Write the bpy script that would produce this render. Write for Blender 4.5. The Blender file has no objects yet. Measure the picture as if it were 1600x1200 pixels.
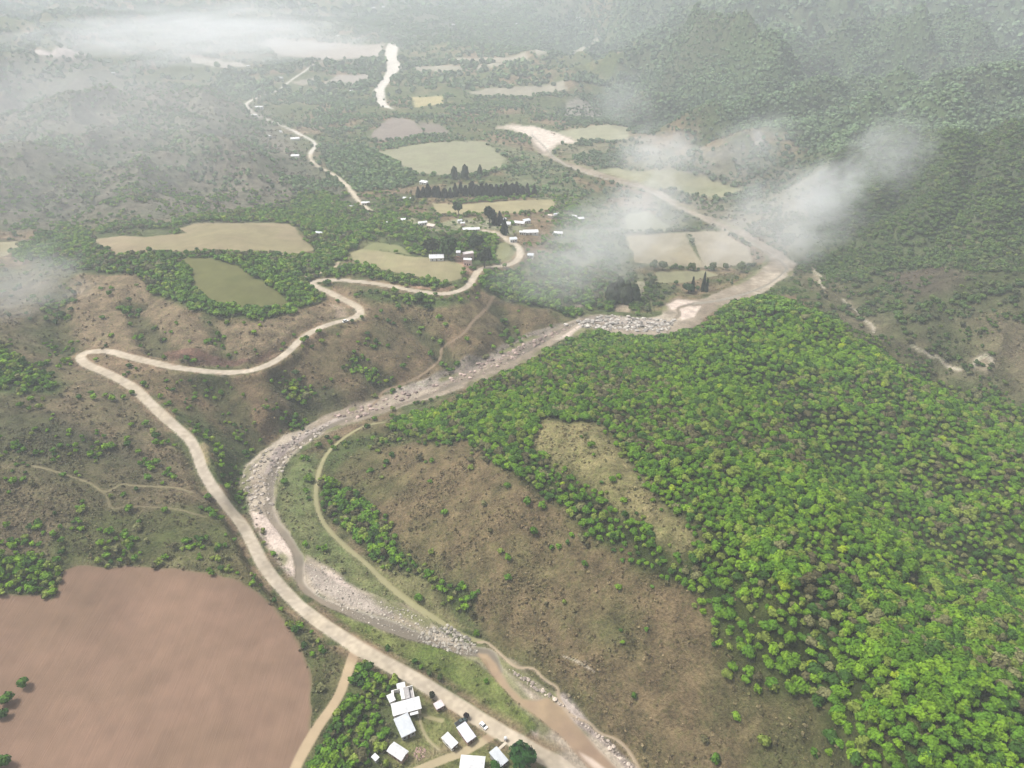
import bpy, math, random
import numpy as np
random.seed(7); rng = np.random.default_rng(11)
R = math.radians
S = bpy.context.scene
COL = S.collection

# ------------------------------------------------------------------ camera, sky, sun, exposure
CAM_Z, PITCH, FPX = 270.0, R(32.0), 1110.0
cam = bpy.data.cameras.new('camera'); camo = bpy.data.objects.new('camera', cam); COL.objects.link(camo)
camo.location = (0, 0, CAM_Z); camo.rotation_euler = (R(90)-PITCH, 0, 0)
cam.sensor_width = 36; cam.lens = FPX/1600*36; cam.clip_start = 1; cam.clip_end = 30000
S.camera = camo
SUN_EL, SUN_AZ = R(60), R(285)       # azimuth clockwise from +Y
W = bpy.data.worlds.new("World"); S.world = W; W.use_nodes = True
nt = W.node_tree; bg = nt.nodes['Background']
sky = nt.nodes.new('ShaderNodeTexSky'); sky.sky_type = 'NISHITA'; sky.sun_disc = False
sky.sun_elevation = SUN_EL; sky.sun_rotation = SUN_AZ; sky.dust_density = 4; sky.air_density = 1.0
hs = nt.nodes.new('ShaderNodeHueSaturation'); hs.inputs['Saturation'].default_value = 0.34
nt.links.new(sky.outputs[0], hs.inputs['Color']); nt.links.new(hs.outputs[0], bg.inputs[0])
bg.inputs[1].default_value = 0.11
sl = bpy.data.lights.new('sun', 'SUN'); sl.energy = 2.8; sl.angle = R(11); sl.color = (1, .975, .935)
so = bpy.data.objects.new('sun', sl); COL.objects.link(so)
so.rotation_euler = (R(90)-SUN_EL, 0, math.pi-SUN_AZ)
S.view_settings.view_transform = 'Standard'; S.view_settings.look = 'None'
S.view_settings.exposure = 0.88; S.view_settings.gamma = 1.0
S.cycles.max_bounces = 5; S.cycles.diffuse_bounces = 3; S.cycles.volume_bounces = 3
S.cycles.volume_step_rate = 2.0; S.cycles.volume_max_steps = 96
S.cycles.use_denoising = True

CP, SP = math.cos(PITCH), math.sin(PITCH)
def rays(px, py):
    x = (np.asarray(px, float)-800)/FPX; v = (600-np.asarray(py, float))/FPX
    return np.stack([x, CP+v*SP, -SP+v*CP], -1)          # depth 1 along the view axis
def proj(P):
    P = np.asarray(P, float); dx, dy, dz = P[..., 0], P[..., 1], P[..., 2]-CAM_Z
    zc = dy*CP-dz*SP; zc = np.where(zc < 1, 1, zc)
    return 800+FPX*dx/zc, 600-FPX*(dy*SP+dz*CP)/zc, zc

# ------------------------------------------------------------------ numpy noise
def _h(ix, iy, s):
    n = (ix.astype(np.int64)*374761393 + iy.astype(np.int64)*668265263 + s*1442695041) & 0xffffffff
    n = ((n ^ (n >> 13))*1274126177) & 0xffffffff
    return ((n ^ (n >> 16)) & 0xffff)/65535.0
def vn(x, y, s=0):
    ix = np.floor(x); iy = np.floor(y); fx = x-ix; fy = y-iy
    ix = ix.astype(np.int64); iy = iy.astype(np.int64)
    fx = fx*fx*fx*(fx*(fx*6-15)+10); fy = fy*fy*fy*(fy*(fy*6-15)+10)
    a = _h(ix, iy, s); b = _h(ix+1, iy, s); c = _h(ix, iy+1, s); d = _h(ix+1, iy+1, s)
    return (a+(b-a)*fx)*(1-fy)+(c+(d-c)*fx)*fy
def fbm(x, y, w, o=4, s=0):
    t = 0; a = 1; tot = 0
    for k in range(o):
        t = t+a*vn(x/w+13.7*k, y/w-7.3*k, s+k); tot += a; a *= .5; w = w*.47
    return t/tot
def ridge(x, y, w, o=4, s=0):
    t = 0; a = 1; tot = 0
    for k in range(o):
        t = t+a*(1-np.abs(2*vn(x/w+3.1*k, y/w+9.2*k, s+k)-1)); tot += a; a *= .45; w = w*.48
    return t/tot
def sstep(a, b, x):
    t = np.clip((x-a)/(b-a), 0, 1); return t*t*(3-2*t)

# ------------------------------------------------------------------ terrain: surveyed heights (photo x, photo y, height, roughness)
CTRL = """900 1190 0 0;740 1010 -1 0;480 900 -2 0;400 760 -4 0;520 650 -6 0;650 610 -8 0;800 550 -10 0;920 505 -12 0;1060 500 -13 0;1200 440 -16 0;1240 410 -17 0;1100 340 -20 0;1000 290 -23 0;850 220 -28 0;600 130 -36 0;610 80 -40 0
850 1190 5 0;560 1010 6 0;400 870 9 0;320 750 16 0;230 640 24 .1;150 570 29 .1;126 557 30 .1;180 550 30 0;300 578 29 .1;400 578 28 .1;470 535 28 0;555 488 27 0;520 458 27 0;490 440 27 0;620 450 25 0;700 460 23 0;740 430 21 0;812 400 17 0
700 350 14 0;600 400 24 0;350 370 38 0;200 370 40 0;370 440 38 0;250 450 38 .1;200 470 38 .4;300 530 35 .4;100 480 36 .6;40 500 32 .4
550 590 12 .6;450 650 4 .5;330 640 14 .6;600 540 18 .6;700 520 12 .5;780 500 0 .2;850 460 0 .2;960 450 -8 0;900 400 2 0
100 650 34 .5;40 720 36 .5;200 780 20 .4;50 850 22 .3;250 1000 10 0;50 1100 12 0;450 1100 8 0;200 900 12 .1;650 1120 4 0;560 1110 6 0;650 1300 4 0;200 1300 10 0;900 1400 0 0;1100 1350 20 .2;1400 1350 60 .4;-200 1000 20 .3;-250 700 45 .5;-250 450 45 .6;-250 1300 20 .2
460 760 -2 0;560 880 -1 0;700 1070 0 0;500 760 -1 .1;530 700 -2 .2;650 740 15 .3;800 780 32 .3;640 860 4 .2;760 990 2 .2;850 900 16 .3;1000 1000 22 .3;950 1100 6 .2;1050 1190 4 .2;1150 1150 22 .3;1250 1190 34 .3
850 660 36 .2;950 750 46 .2;1080 850 54 .2;1200 980 58 .3;1350 1150 62 .4;700 640 12 .2;800 600 16 .2;900 540 4 .2;1000 532 6 .2;1090 518 10 .2;1180 478 20 .2;1240 484 24 .3;1000 600 34 .3;1100 550 32 .3;1200 540 42 .4;1200 600 48 .5;1330 570 34 .5;1400 700 46 .9;1300 800 58 .8;1500 900 58 .9;1550 1100 66 .9;1400 1000 66 .7;1400 590 30 .5;1500 660 34 .6;1750 900 45 .8;1750 1200 60 .8
1300 480 0 .4;1340 500 4 .4;1480 565 12 .4;1560 590 18 .4;1600 640 26 .5;1450 490 30 .4;1560 520 40 .5;1450 400 18 .3;1350 380 4 .4;1270 400 -8 .2;1750 600 40 .6
1400 330 20 .8;1400 230 52 .7;1550 230 62 .8;1250 270 -2 .5;1300 215 28 .7;1550 330 44 .8;1200 215 -6 .4;1750 300 70 1;1700 450 50 .8
1500 150 42 1;1350 150 32 1;1200 150 12 1;1050 150 4 .9;950 180 -20 .3;1600 60 78 1.3;1400 60 70 1.3;1200 50 52 1.3;1000 50 30 1.1;1000 0 62 1.3;1300 0 110 1.4;1600 0 150 1.4;1800 100 110 1.4;1800 0 170 1.4
900 100 -4 .7;800 60 -8 .6;700 30 6 .6;700 0 24 .6;850 10 30 .7;600 30 -10 .4;500 75 -38 0;400 60 -20 .2;300 0 30 .6;300 50 0 .4;100 0 40 .8;0 50 16 .9;-200 0 60 .9;-200 150 20 1
100 120 4 .8;100 200 2 1;100 280 2 1;20 250 10 1;250 150 -4 .8;300 220 0 1;400 270 4 .8;250 320 2 .8;60 330 10 .6;350 338 6 .3;450 300 6 .5;400 170 -22 .1;450 220 -18 .1;480 240 -16 0;560 315 0 .1;700 240 -12 0;640 205 -18 .1;500 180 -26 .3;780 150 -24 .2;700 110 -30 .2;620 290 -2 .1;750 300 0 0;850 300 -8 .1;1050 390 -10 0;1050 285 -16 0;900 260 -18 .1;940 210 -22 .1;1080 230 -14 .3;-250 300 15 1
500 -30 30 .6;900 -30 70 1;0 -30 60 .9;1500 -30 180 1.3"""
ctrl = np.array([[float(a) for a in q.split()] for l in CTRL.split('\n') for q in l.split(';')])
rd = rays(ctrl[:, 0], ctrl[:, 1]); rd[:, 2] = np.minimum(rd[:, 2], -0.028)
tt = (ctrl[:, 2]-CAM_Z)/rd[:, 2]; CX = rd[:, 0]*tt; CY = rd[:, 1]*tt
# anchors behind the far edge so the ground goes on to the hills on the horizon
far = np.array([[-1.0, 6500, 180, 1], [-.5, 6500, 160, 1], [0, 6500, 170, 1], [.5, 6500, 240, 1.3], [1.0, 6500, 300, 1.3],
                [-1.0, 11000, 420, 1], [-.4, 11000, 380, 1], [.2, 11000, 400, 1], [.8, 11000, 460, 1],
                [-.9, 60, 20, .2], [0, 60, 5, 0], [.4, 60, 20, .2], [.9, 60, 60, .5]])
fx_ = far[:, 0]*(far[:, 1]+156)
CX = np.r_[CX, fx_]; CY = np.r_[CY, far[:, 1]]; CV = np.r_[ctrl[:, 2:], far[:, 2:]]
def warp(x, y): return x/(y+156)*2.2, np.log(y+156)
def kern(d2): return np.sqrt(d2+.05**2)
a_, b_ = warp(CX, CY); n_ = len(a_)
K = kern((a_[:, None]-a_)**2+(b_[:, None]-b_)**2)-0.02*np.eye(n_)
Pm = np.c_[np.ones(n_), a_, b_]; A = np.block([[K, Pm], [Pm.T, np.zeros((3, 3))]])
wts = np.linalg.solve(A, np.r_[CV, np.zeros((3, 2))])
NU, NV = 1060, 960
U = np.linspace(-.97, .97, NU); TH = np.radians(np.linspace(70, 1.25, NV)); YR = 245/np.tan(TH)
YR = YR-YR[0]+60
GY = np.repeat(YR[:, None], NU, 1); GX = U[None, :]*(GY+156)
def rbf(x, y):
    a, b = warp(x, y); out = wts[n_]+a[..., None]*wts[n_+1]+b[..., None]*wts[n_+2]
    for i in range(n_):
        out = out+kern((a-a_[i])**2+(b-b_[i])**2)[..., None]*wts[i]
    return out
# evaluate on a half-size lattice, then refine
_g = rbf(GX[::3, ::3], GY[::3, ::3])
def up(z):
    r = np.arange(0, NV, 3); c = np.arange(0, NU, 3)
    t = np.stack([np.interp(np.arange(NU), c, z[i]) for i in range(z.shape[0])])
    return np.stack([np.interp(np.arange(NV), r, t[:, j]) for j in range(NU)], 1)
BASE = up(_g[..., 0]); AMP = np.clip(up(_g[..., 1]), 0, 1.5)
wx = GX+60*(vn(GX/170, GY/170, 5)-.5); wy = GY+60*(vn(GX/170, GY/170, 6)-.5)
sc = np.clip(GY/900, .45, 2.1)*(1+.9*sstep(80, 400, GX)*sstep(650, 900, GY))
RG = ridge(wx+.25*wy, wy*.75+wx*.30, 300, 4, 3)*(1-sstep(1400, 2200, GY))+ridge(wx*.5+.2*wy, wy*.45+wx*.2, 300, 5, 3)*sstep(1400, 2200, GY)
RS = ridge(wx, wy, 95, 3, 33)
GZ = BASE + AMP*((RG-.62)*105*sc + (ridge(wx, wy, 95, 3, 33)-.6)*34*np.minimum(sc, 1)) \
     + (fbm(GX, GY, 30, 3, 9)-.5)*(.6+4*AMP)
def lat(x, y):
    j = np.interp(y, YR, np.arange(NV)); i = (x/(y+156)-U[0])/(U[1]-U[0])
    return np.clip(i, 0, NU-1.001), np.clip(j, 0, NV-1.001)
def samp(F, x, y):
    i, j = lat(np.asarray(x, float), np.asarray(y, float)); i0 = i.astype(int); j0 = j.astype(int); fi = i-i0; fj = j-j0
    if F.ndim == 3: fi = fi[..., None]; fj = fj[..., None]
    return (F[j0, i0]*(1-fi)+F[j0, i0+1]*fi)*(1-fj)+(F[j0+1, i0]*(1-fi)+F[j0+1, i0+1]*fi)*fj
TS = 100*1.0045**np.arange(1080)
def at(px, py, lift=0.0):
    """points of the ground seen at the given photo pixels"""
    px = np.atleast_1d(np.asarray(px, float)); py = np.atleast_1d(np.asarray(py, float))
    d = rays(px, py); out = np.zeros((len(px), 3))
    for k in range(len(px)):
        p = d[k]*TS[:, None]; p[:, 2] += CAM_Z
        g = p[:, 2]-samp(GZ, p[:, 0], p[:, 1])-lift
        w = np.nonzero(g < 0)[0]
        if len(w) == 0: i = len(TS)-1; q = p[i]
        else:
            i = max(w[0], 1); f = g[i-1]/(g[i-1]-g[i]); q = p[i-1]+(p[i]-p[i-1])*f
        out[k] = q
    return out
def at1(px, py, lift=0.0): return at([px], [py], lift)[0]
def P(s): return np.array([[float(v) for v in q.split(',')] for q in s.split()])

# ------------------------------------------------------------------ lines: roads, tracks, river
def dens_line(a, step):
    out = [a[0]]
    for p, q in zip(a[:-1], a[1:]):
        n = max(1, int(np.linalg.norm(q[:2]-p[:2])/step))
        for k in range(1, n+1): out.append(p+(q-p)*k/n)
    return np.array(out)
def smooth(a, n=2):
    for _ in range(n):
        b = a.copy(); b[1:-1] = a[1:-1]*.5+(a[:-2]+a[2:])*.25; a = b
    return a
def cr(a, k=4):                                        # Catmull-Rom through pixel points
    p = np.vstack([2*a[0]-a[1], a, 2*a[-1]-a[-2]]); out = []
    for i in range(1, len(p)-2):
        for t in np.arange(k)/k:
            out.append(.5*((2*p[i])+(p[i+1]-p[i-1])*t+(2*p[i-1]-5*p[i]+4*p[i+1]-p[i+2])*t*t+(3*p[i]-p[i-1]-3*p[i+1]+p[i+2])*t**3))
    out.append(a[-1]); return np.array(out)
def segdist(line, maxd, vals=None):
    """distance of every lattice point to a polyline (and the interpolated value along it)"""
    D = np.full(GX.shape, 1e9); V = np.zeros(GX.shape)
    for k in range(len(line)-1):
        p, q = line[k], line[k+1]
        ylo, yhi = min(p[1], q[1])-maxd, max(p[1], q[1])+maxd
        j0, j1 = np.searchsorted(YR, [ylo, yhi]); j0 = max(0, j0-1); j1 = min(NV, j1+1)
        if j1 <= j0: continue
        xlo, xhi = min(p[0], q[0])-maxd, max(p[0], q[0])+maxd
        us = [xlo/(YR[j0]+156), xlo/(YR[j1-1]+156), xhi/(YR[j0]+156), xhi/(YR[j1-1]+156)]
        i0, i1 = np.searchsorted(U, [min(us), max(us)]); i0 = max(0, i0-1); i1 = min(NU, i1+1)
        if i1 <= i0: continue
        sx = GX[j0:j1, i0:i1]; sy = GY[j0:j1, i0:i1]
        dx, dy = q[0]-p[0], q[1]-p[1]; L2 = dx*dx+dy*dy+1e-9
        t = np.clip(((sx-p[0])*dx+(sy-p[1])*dy)/L2, 0, 1)
        d = np.hypot(sx-p[0]-t*dx, sy-p[1]-t*dy); m = d < D[j0:j1, i0:i1]
        D[j0:j1, i0:i1][m] = d[m]
        if vals is not None: V[j0:j1, i0:i1][m] = (vals[k]+(vals[k+1]-vals[k])*t)[m]
    return D, V
def polyd(poly, maxd):
    """signed distance to a polygon, positive inside (only valid within maxd outside)"""
    c = np.vstack([poly, poly[:1]])
    D = np.full(GX.shape, 1e9); ins = np.zeros(GX.shape, bool)
    ylo, yhi = poly[:, 1].min()-maxd, poly[:, 1].max()+maxd
    j0, j1 = np.searchsorted(YR, [ylo, yhi]); j0 = max(0, j0-1); j1 = min(NV, j1+1)
    us = [v/(w+156) for v in (poly[:, 0].min()-maxd, poly[:, 0].max()+maxd) for w in (max(60, ylo), yhi)]
    i0, i1 = np.searchsorted(U, [min(us), max(us)]); i0 = max(0, i0-1); i1 = min(NU, i1+1)
    if j1 <= j0 or i1 <= i0: return D*-1
    sx = GX[j0:j1, i0:i1]; sy = GY[j0:j1, i0:i1]; d_ = np.full(sx.shape, 1e9); n_i = np.zeros(sx.shape, bool)
    for p, q in zip(c[:-1], c[1:]):
        dx, dy = q[0]-p[0], q[1]-p[1]; L2 = dx*dx+dy*dy+1e-9
        t = np.clip(((sx-p[0])*dx+(sy-p[1])*dy)/L2, 0, 1)
        d_ = np.minimum(d_, np.hypot(sx-p[0]-t*dx, sy-p[1]-t*dy))
        if abs(dy) > 1e-9:
            n_i ^= ((p[1] > sy) != (q[1] > sy)) & (sx < (sy-p[1])*dx/dy+p[0])
    D[j0:j1, i0:i1] = d_; ins[j0:j1, i0:i1] = n_i
    return np.where(ins, D, -D)

ROAD = P("1010,1310 940,1250 885,1205 845,1180 800,1154 750,1125 700,1093 650,1062 600,1035 565,1015 530,993 490,965 455,935 430,907 410,880 395,850 378,820 355,790 335,765 318,738 308,710 298,690 280,672 255,650 232,628 210,607 185,592 160,580 140,572 128,564 126,557 135,551 155,549 175,550 200,557 240,567 280,575 320,580 360,582 395,578 425,567 450,550 470,530 490,517 520,505 548,498 562,490 556,478 530,465 510,455 494,448 488,442 500,438 530,438 570,441 610,447 650,455 690,459 715,455 732,446 741,432 750,421 768,417 790,415 806,408 813,396 808,384 795,377 780,366 757,361 735,363")
FROAD = P("580,332 560,314 550,300 540,288 520,272 500,262 486,250 484,240 492,228 488,220 470,211 455,203 425,190 400,180 385,166 392,157 420,146 436,140 455,125 475,112 490,101 520,92")
RIVERC = P("1000,1290 940,1215 905,1165 870,1120 835,1095 800,1065 770,1035 740,1012 690,998 640,980 590,958 540,935 495,915 472,900 455,865 435,838 410,800 405,770 410,740 440,705 480,680 530,655 590,635 650,620 700,603 760,580 800,560 840,540 880,515 930,505 980,508 1030,508 1075,492 1120,470 1170,452 1210,435 1232,418 1205,395 1160,372 1110,348 1060,325 1010,297 960,281 900,264 860,243 845,222 820,203")
FLATS = []
def flatten(pix, half, blend, extra=0.0, sm=6):
    w = dens_line(at(*cr(pix, 3).T), 6.0); z = smooth(w[:, 2:3], sm*4)[:, 0]+extra
    D, V = segdist(w, half+blend, z)
    t = 1-sstep(half, half+blend, D)
    GZ[...] = GZ*(1-t)+V*t
    w[:, 2] = z; return w
# crests and spurs of the right hand hills
RIDGES = [("1130,268 1200,240 1270,222 1340,208 1400,203 1480,208 1560,222 1700,225", 30, 55), ("1080,220 1160,205 1250,184 1330,172 1400,170 1500,168 1650,160", 34, 55),
 ("1010,190 1100,172 1180,150 1250,132 1320,108 1400,98 1500,80 1650,55", 40, 65), ("1060,110 1150,92 1230,70 1300,55 1400,42 1500,38 1650,20", 46, 75), ("960,70 1060,50 1150,38 1250,25 1330,12", 46, 85),
 ("1400,205 1395,250 1370,300 1345,345", 20, 30), ("1480,212 1470,270 1450,330 1430,375", 24, 32), ("1560,226 1570,290 1550,350 1530,385", 24, 32), ("1340,210 1310,250 1290,290", 16, 28),
 ("1330,112 1300,140 1250,165", 20, 38), ("1420,100 1400,130 1350,158", 22, 38), ("1500,84 1490,120 1450,150", 22, 38), ("1590,70 1580,110 1540,150", 22, 38), ("1180,152 1160,175 1130,200", 16, 34), ("1250,66 1220,90 1180,120", 22, 45), ("1400,45 1380,65 1340,88", 22, 45),
 ("1250,398 1330,398 1420,402 1500,398 1620,402", 9, 26), ("1290,470 1360,450 1440,440 1500,450", 7, 22), ("1340,500 1420,500 1480,520", 6, 18), ("150,180 260,160 380,175", 16, 70), ("40,270 140,240 260,235 380,260", 22, 60), ("180,330 230,280 300,250", 12, 40), ("330,330 380,300 420,270", 10, 36)]
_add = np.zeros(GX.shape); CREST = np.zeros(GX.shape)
def segdist0(line, maxd):
    D = np.full(GX.shape, 1e9)
    for p, q in zip(line[:-1], line[1:]):
        dx, dy = q[0]-p[0], q[1]-p[1]; j0, j1 = np.searchsorted(YR, [min(p[1], q[1])-maxd, max(p[1], q[1])+maxd])
        if j1 <= j0: continue
        sx, sy = GX[j0:j1], GY[j0:j1]; t = np.clip(((sx-p[0])*dx+(sy-p[1])*dy)/(dx*dx+dy*dy+1e-9), 0, 1)
        D[j0:j1] = np.minimum(D[j0:j1], np.hypot(sx-p[0]-t*dx, sy-p[1]-t*dy))
    return D
RIDGES += [("1140,500 1240,500 1330,540 1430,600 1520,665 1600,740", 9, 26), ("900,560 1000,560 1100,545", 5, 20), ("850,660 950,752 1080,852 1200,982 1350,1152", 5, 18)]
VALES = [("1190,585 1260,650 1330,740 1400,800 1480,850 1560,880", 13, 20), ("1400,565 1470,600 1530,640 1600,700 1700,770", 12, 24), ("1040,570 1110,620 1170,700 1220,800", 7, 16), ("1500,760 1450,860 1420,960", 7, 16),
 ("200,470 230,520 250,545", 7, 12), ("330,500 345,540 350,560", 6, 10), ("560,560 600,590 620,610", 9, 14), ("440,590 470,640 480,660", 9, 14), ("330,600 370,650 400,700", 9, 15), ("640,500 690,545 720,580", 8, 13), ("780,480 800,520 810,540", 7, 12), ("90,450 85,500 110,540", 10, 16)]
for q, h_, w_ in RIDGES:
    h_ = h_*1.45 if h_ > 15 and w_ > 27 else h_
    pl = at(*P(q).T); D = segdist0(pl, w_*3)+(vn(GX/w_*.8, GY/w_*.8, 55)-.5)*w_*.9; D = np.maximum(D, 0)
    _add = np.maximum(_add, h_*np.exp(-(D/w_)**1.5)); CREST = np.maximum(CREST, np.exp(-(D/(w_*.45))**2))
VAL = np.zeros(GX.shape)
for q, h_, w_ in VALES:
    pl = at(*cr(P(q), 3).T); D = np.maximum(segdist0(pl, w_*3)+(vn(GX/w_*1.2, GY/w_*1.2, 57)-.5)*w_*.8, 0); e_ = np.exp(-(D/w_)**1.4); VAL = np.maximum(VAL, e_); GZ -= h_*e_
GZ += _add*(.85+.3*vn(GX/40, GY/40, 77))
riv_w = flatten(RIVERC, 7, 16, -1.2, 8)
road_w = flatten(ROAD, 5.0, 5.0, 0.0, 3)
froad_w = flatten(FROAD, 8, 10, 0.0, 3)

# ------------------------------------------------------------------ land cover painted on the lattice
def lin(r, g, b, k=1.0):
    f = lambda v: ((v/255+.055)/1.055)**2.4 if v > 10 else v/255/12.92
    return np.array([f(r), f(g), f(b)])*k
CC = np.zeros(GX.shape+(3,)); TREE = np.zeros(GX.shape); SCRUB = np.zeros(GX.shape); ZONE = np.zeros(GX.shape, np.int16)
ZN = ['ground']
nA = fbm(GX, GY, 90, 4, 21); nB = fbm(GX, GY, 22, 3, 41); nC = fbm(GX, GY, 6, 2, 61)
green = lin(100, 108, 66, .62); brown = lin(146, 124, 98, .62); dark = lin(74, 80, 52, .6)
def mix3(a, b, t): return a*(1-t[..., None])+b*t[..., None]
CC[:] = mix3(green, brown, sstep(.42, .62, nA*.6+nB*.4))
farv = sstep(900, 1500, GY)
TREE[:] = .10+farv*.45*sstep(.38, .52, nA); SCRUB[:] = .5
# steep far hills are wooded
def paint(poly, col=None, col2=None, tree=None, scrub=None, feather=6, wob=6, noise=.5, zone=None, level=None):
    pw = at(*P(poly).T) if isinstance(poly, str) else poly
    d = polyd(pw[:, :2], feather+wob+2)+(nB-.5)*2*wob
    t = sstep(-feather, feather, d)
    if col is not None:
        c = lin(*col, .64) if not isinstance(col, np.ndarray) else col
        if col2 is not None: c = mix3(c[None, None], lin(*col2, .64)[None, None], sstep(.4-noise*.2, .6+noise*.1, nB*.5+nA*.5))
        CC[:] = CC*(1-t[..., None])+c*t[..., None]
    if tree is not None: TREE[:] = TREE*(1-t)+tree*t
    if scrub is not None: SCRUB[:] = SCRUB*(1-t)+scrub*t
    if zone:
        if zone not in ZN or not zone.startswith('_'): ZN.append(zone)
        ZONE[d > 0] = len(ZN)-1
    if level is not None: GZ[:] = GZ*(1-t)+level*t
    return d
G1, G2 = (92, 108, 58), (108, 112, 72)
# --- broad cover
paint("-250,90 150,95 420,180 480,240 560,320 540,345 300,352 0,352 -250,352", (138, 128, 112), (112, 112, 92), tree=.3, scrub=.6, feather=30, wob=15)
paint("900,-60 1000,60 960,130 1000,180 1120,215 1250,215 1300,260 1260,380 1480,400 1850,400 1850,-60", (78, 94, 62), (90, 100, 70), tree=.98, scrub=.5, feather=60, wob=20)
paint("560,-40 560,40 640,75 900,75 960,-40", (110, 108, 90), (88, 100, 78), tree=.5, feather=60, wob=20)
paint("1230,395 1480,400 1650,395 1850,420 1850,640 1650,650 1560,600 1450,575 1340,520 1280,480 1235,440", (104, 102, 74), (80, 88, 54), tree=.5, scrub=.9, feather=12, wob=12)
paint("1260,398 1400,402 1500,398 1650,400 1650,428 1500,425 1420,420 1340,440 1270,440", (84, 100, 54), None, tree=.75, scrub=.9, feather=8, wob=8)
paint("1500,500 1560,490 1650,510 1750,640 1600,630 1560,590 1520,550", (128, 116, 92), (104, 100, 72), tree=.14, scrub=.9, feather=14, wob=10)
paint("1380,425 1480,415 1520,430 1480,460 1420,470", (104, 92, 78), (90, 84, 66), tree=.1, scrub=.9, feather=8, wob=8)
paint("-250,520 0,530 120,560 200,610 300,720 345,790 380,870 340,880 90,880 -250,900", (142, 124, 98), (116, 106, 80), tree=.04, scrub=.9, feather=8, wob=8)
paint("-60,650 90,645 210,700 230,735 130,720 -60,720", (86, 82, 68), (112, 104, 78), tree=.04, scrub=1., feather=8, wob=8)
paint("0,755 90,760 150,800 60,850 -100,850", (146, 126, 102), (122, 110, 84), tree=.02, scrub=.8, feather=8, wob=8)
paint("150,800 340,800 400,880 420,930 380,915 300,895 200,885 90,885 60,860", (96, 104, 58), (116, 112, 76), tree=.22, scrub=.8, feather=6, wob=6)
paint("-60,440 60,420 110,440 90,530 130,560 60,545 -60,525", (128, 116, 90), (104, 104, 74), tree=.06, scrub=.9, feather=8, wob=6)
paint("80,470 120,430 190,420 250,440 290,490 380,505 450,492 520,478 536,490 515,508 470,520 430,552 395,572 330,574 260,562 180,545 130,540 90,530", (158, 138, 110), (142, 124, 98), tree=.015, scrub=.5, feather=5, wob=5)
paint("180,590 330,592 420,590 500,535 570,510 600,470 700,485 780,470 850,478 872,500 780,548 700,588 600,612 500,648 400,712 350,680 300,650 235,618", (142, 118, 92), (120, 106, 78), tree=.03, scrub=.75, feather=6, wob=6)
paint("300,630 350,690 400,720 380,790 340,745 315,700", (90, 98, 60), (112, 104, 74), tree=.25, scrub=.9, feather=6, wob=5)
paint("430,600 520,590 560,620 480,660 430,670", (86, 92, 60), (118, 104, 80), tree=.3, scrub=.9, feather=6, wob=5)
paint("500,300 620,335 680,335 720,400 600,380 545,395 520,430 490,395 470,355 380,346 400,325", (92, 108, 62), (120, 120, 80), tree=.55, scrub=.6, feather=8, wob=5)
paint("780,430 850,400 930,410 1020,432 1060,450 1030,480 960,492 880,497 850,478 790,470 750,440", (96, 112, 64), (120, 122, 84), tree=.62, scrub=.6, feather=6, wob=5)
paint("850,240 900,290 980,350 990,430 900,420 860,390 870,330 800,290 760,220", (104, 116, 78), (128, 128, 96), tree=.3, feather=8, wob=8)
paint("870,225 1000,215 1100,240 1250,240 1260,390 1180,370 1080,325 1000,285 900,262", (112, 116, 84), (136, 128, 104), tree=.35, feather=8, wob=6)
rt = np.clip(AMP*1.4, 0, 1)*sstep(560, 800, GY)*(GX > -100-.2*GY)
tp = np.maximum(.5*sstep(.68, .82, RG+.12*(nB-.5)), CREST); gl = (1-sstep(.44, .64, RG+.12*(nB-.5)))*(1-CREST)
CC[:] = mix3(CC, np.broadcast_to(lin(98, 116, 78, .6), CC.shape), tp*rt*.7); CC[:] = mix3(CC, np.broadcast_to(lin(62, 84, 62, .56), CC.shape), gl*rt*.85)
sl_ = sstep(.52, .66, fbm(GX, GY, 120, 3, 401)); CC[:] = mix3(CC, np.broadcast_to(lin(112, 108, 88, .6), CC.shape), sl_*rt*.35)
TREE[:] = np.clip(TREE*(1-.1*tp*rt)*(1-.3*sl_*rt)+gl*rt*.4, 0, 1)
gs = (1-sstep(.44, .60, RS+.16*(nB-.5)))*np.clip(AMP*2.2, 0, 1)*(1-rt)*(GX < 60+.0*GY)*(SCRUB > .6)
CC[:] = mix3(CC, np.broadcast_to(lin(84, 90, 56, .58), CC.shape), gs*.5); TREE[:] = np.clip(TREE+gs*.10, 0, 1)
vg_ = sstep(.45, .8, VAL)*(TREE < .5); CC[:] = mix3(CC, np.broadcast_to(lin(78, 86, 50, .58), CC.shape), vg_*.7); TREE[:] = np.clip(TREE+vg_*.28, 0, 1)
# --- right foreground hill
HILL = "600,672 640,650 700,632 760,600 820,572 880,540 930,518 1000,524 1060,522 1100,503 1140,478 1180,470 1240,478 1290,498 1330,530 1400,560 1460,590 1540,620 1620,640 1850,680 1850,1400 1440,1400 1370,1210 1290,1110 1200,1060 1140,1000 1080,950 1030,900 950,850 880,800 820,760 770,720 720,690 660,690"
paint("500,700 560,675 640,650 900,545 1100,600 1400,1000 1500,1400 1010,1300 930,1140 870,1080 830,1045 770,1005 700,930 600,860 520,800", (132, 114, 84), (100, 98, 62), tree=.035, scrub=.95, feather=6, wob=6)
paint(HILL, (58, 70, 32), (76, 82, 42), tree=.97, scrub=.35, feather=5, wob=9)
paint("1180,600 1240,640 1330,760 1420,830 1400,860 1290,780 1200,680", tree=.72, feather=12, wob=8)
paint("833,655 870,658 945,664 962,690 1000,740 1040,790 1087,828 1083,850 1062,868 1020,832 980,800 940,770 900,745 860,720 835,690", (154, 142, 100), (126, 122, 80), tree=.03, scrub=.6, feather=4, wob=5)
paint("505,745 545,770 590,800 640,868 672,905 640,903 590,872 550,837 505,803", (78, 88, 46), tree=.95, scrub=.4, feather=3, wob=3)
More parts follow.
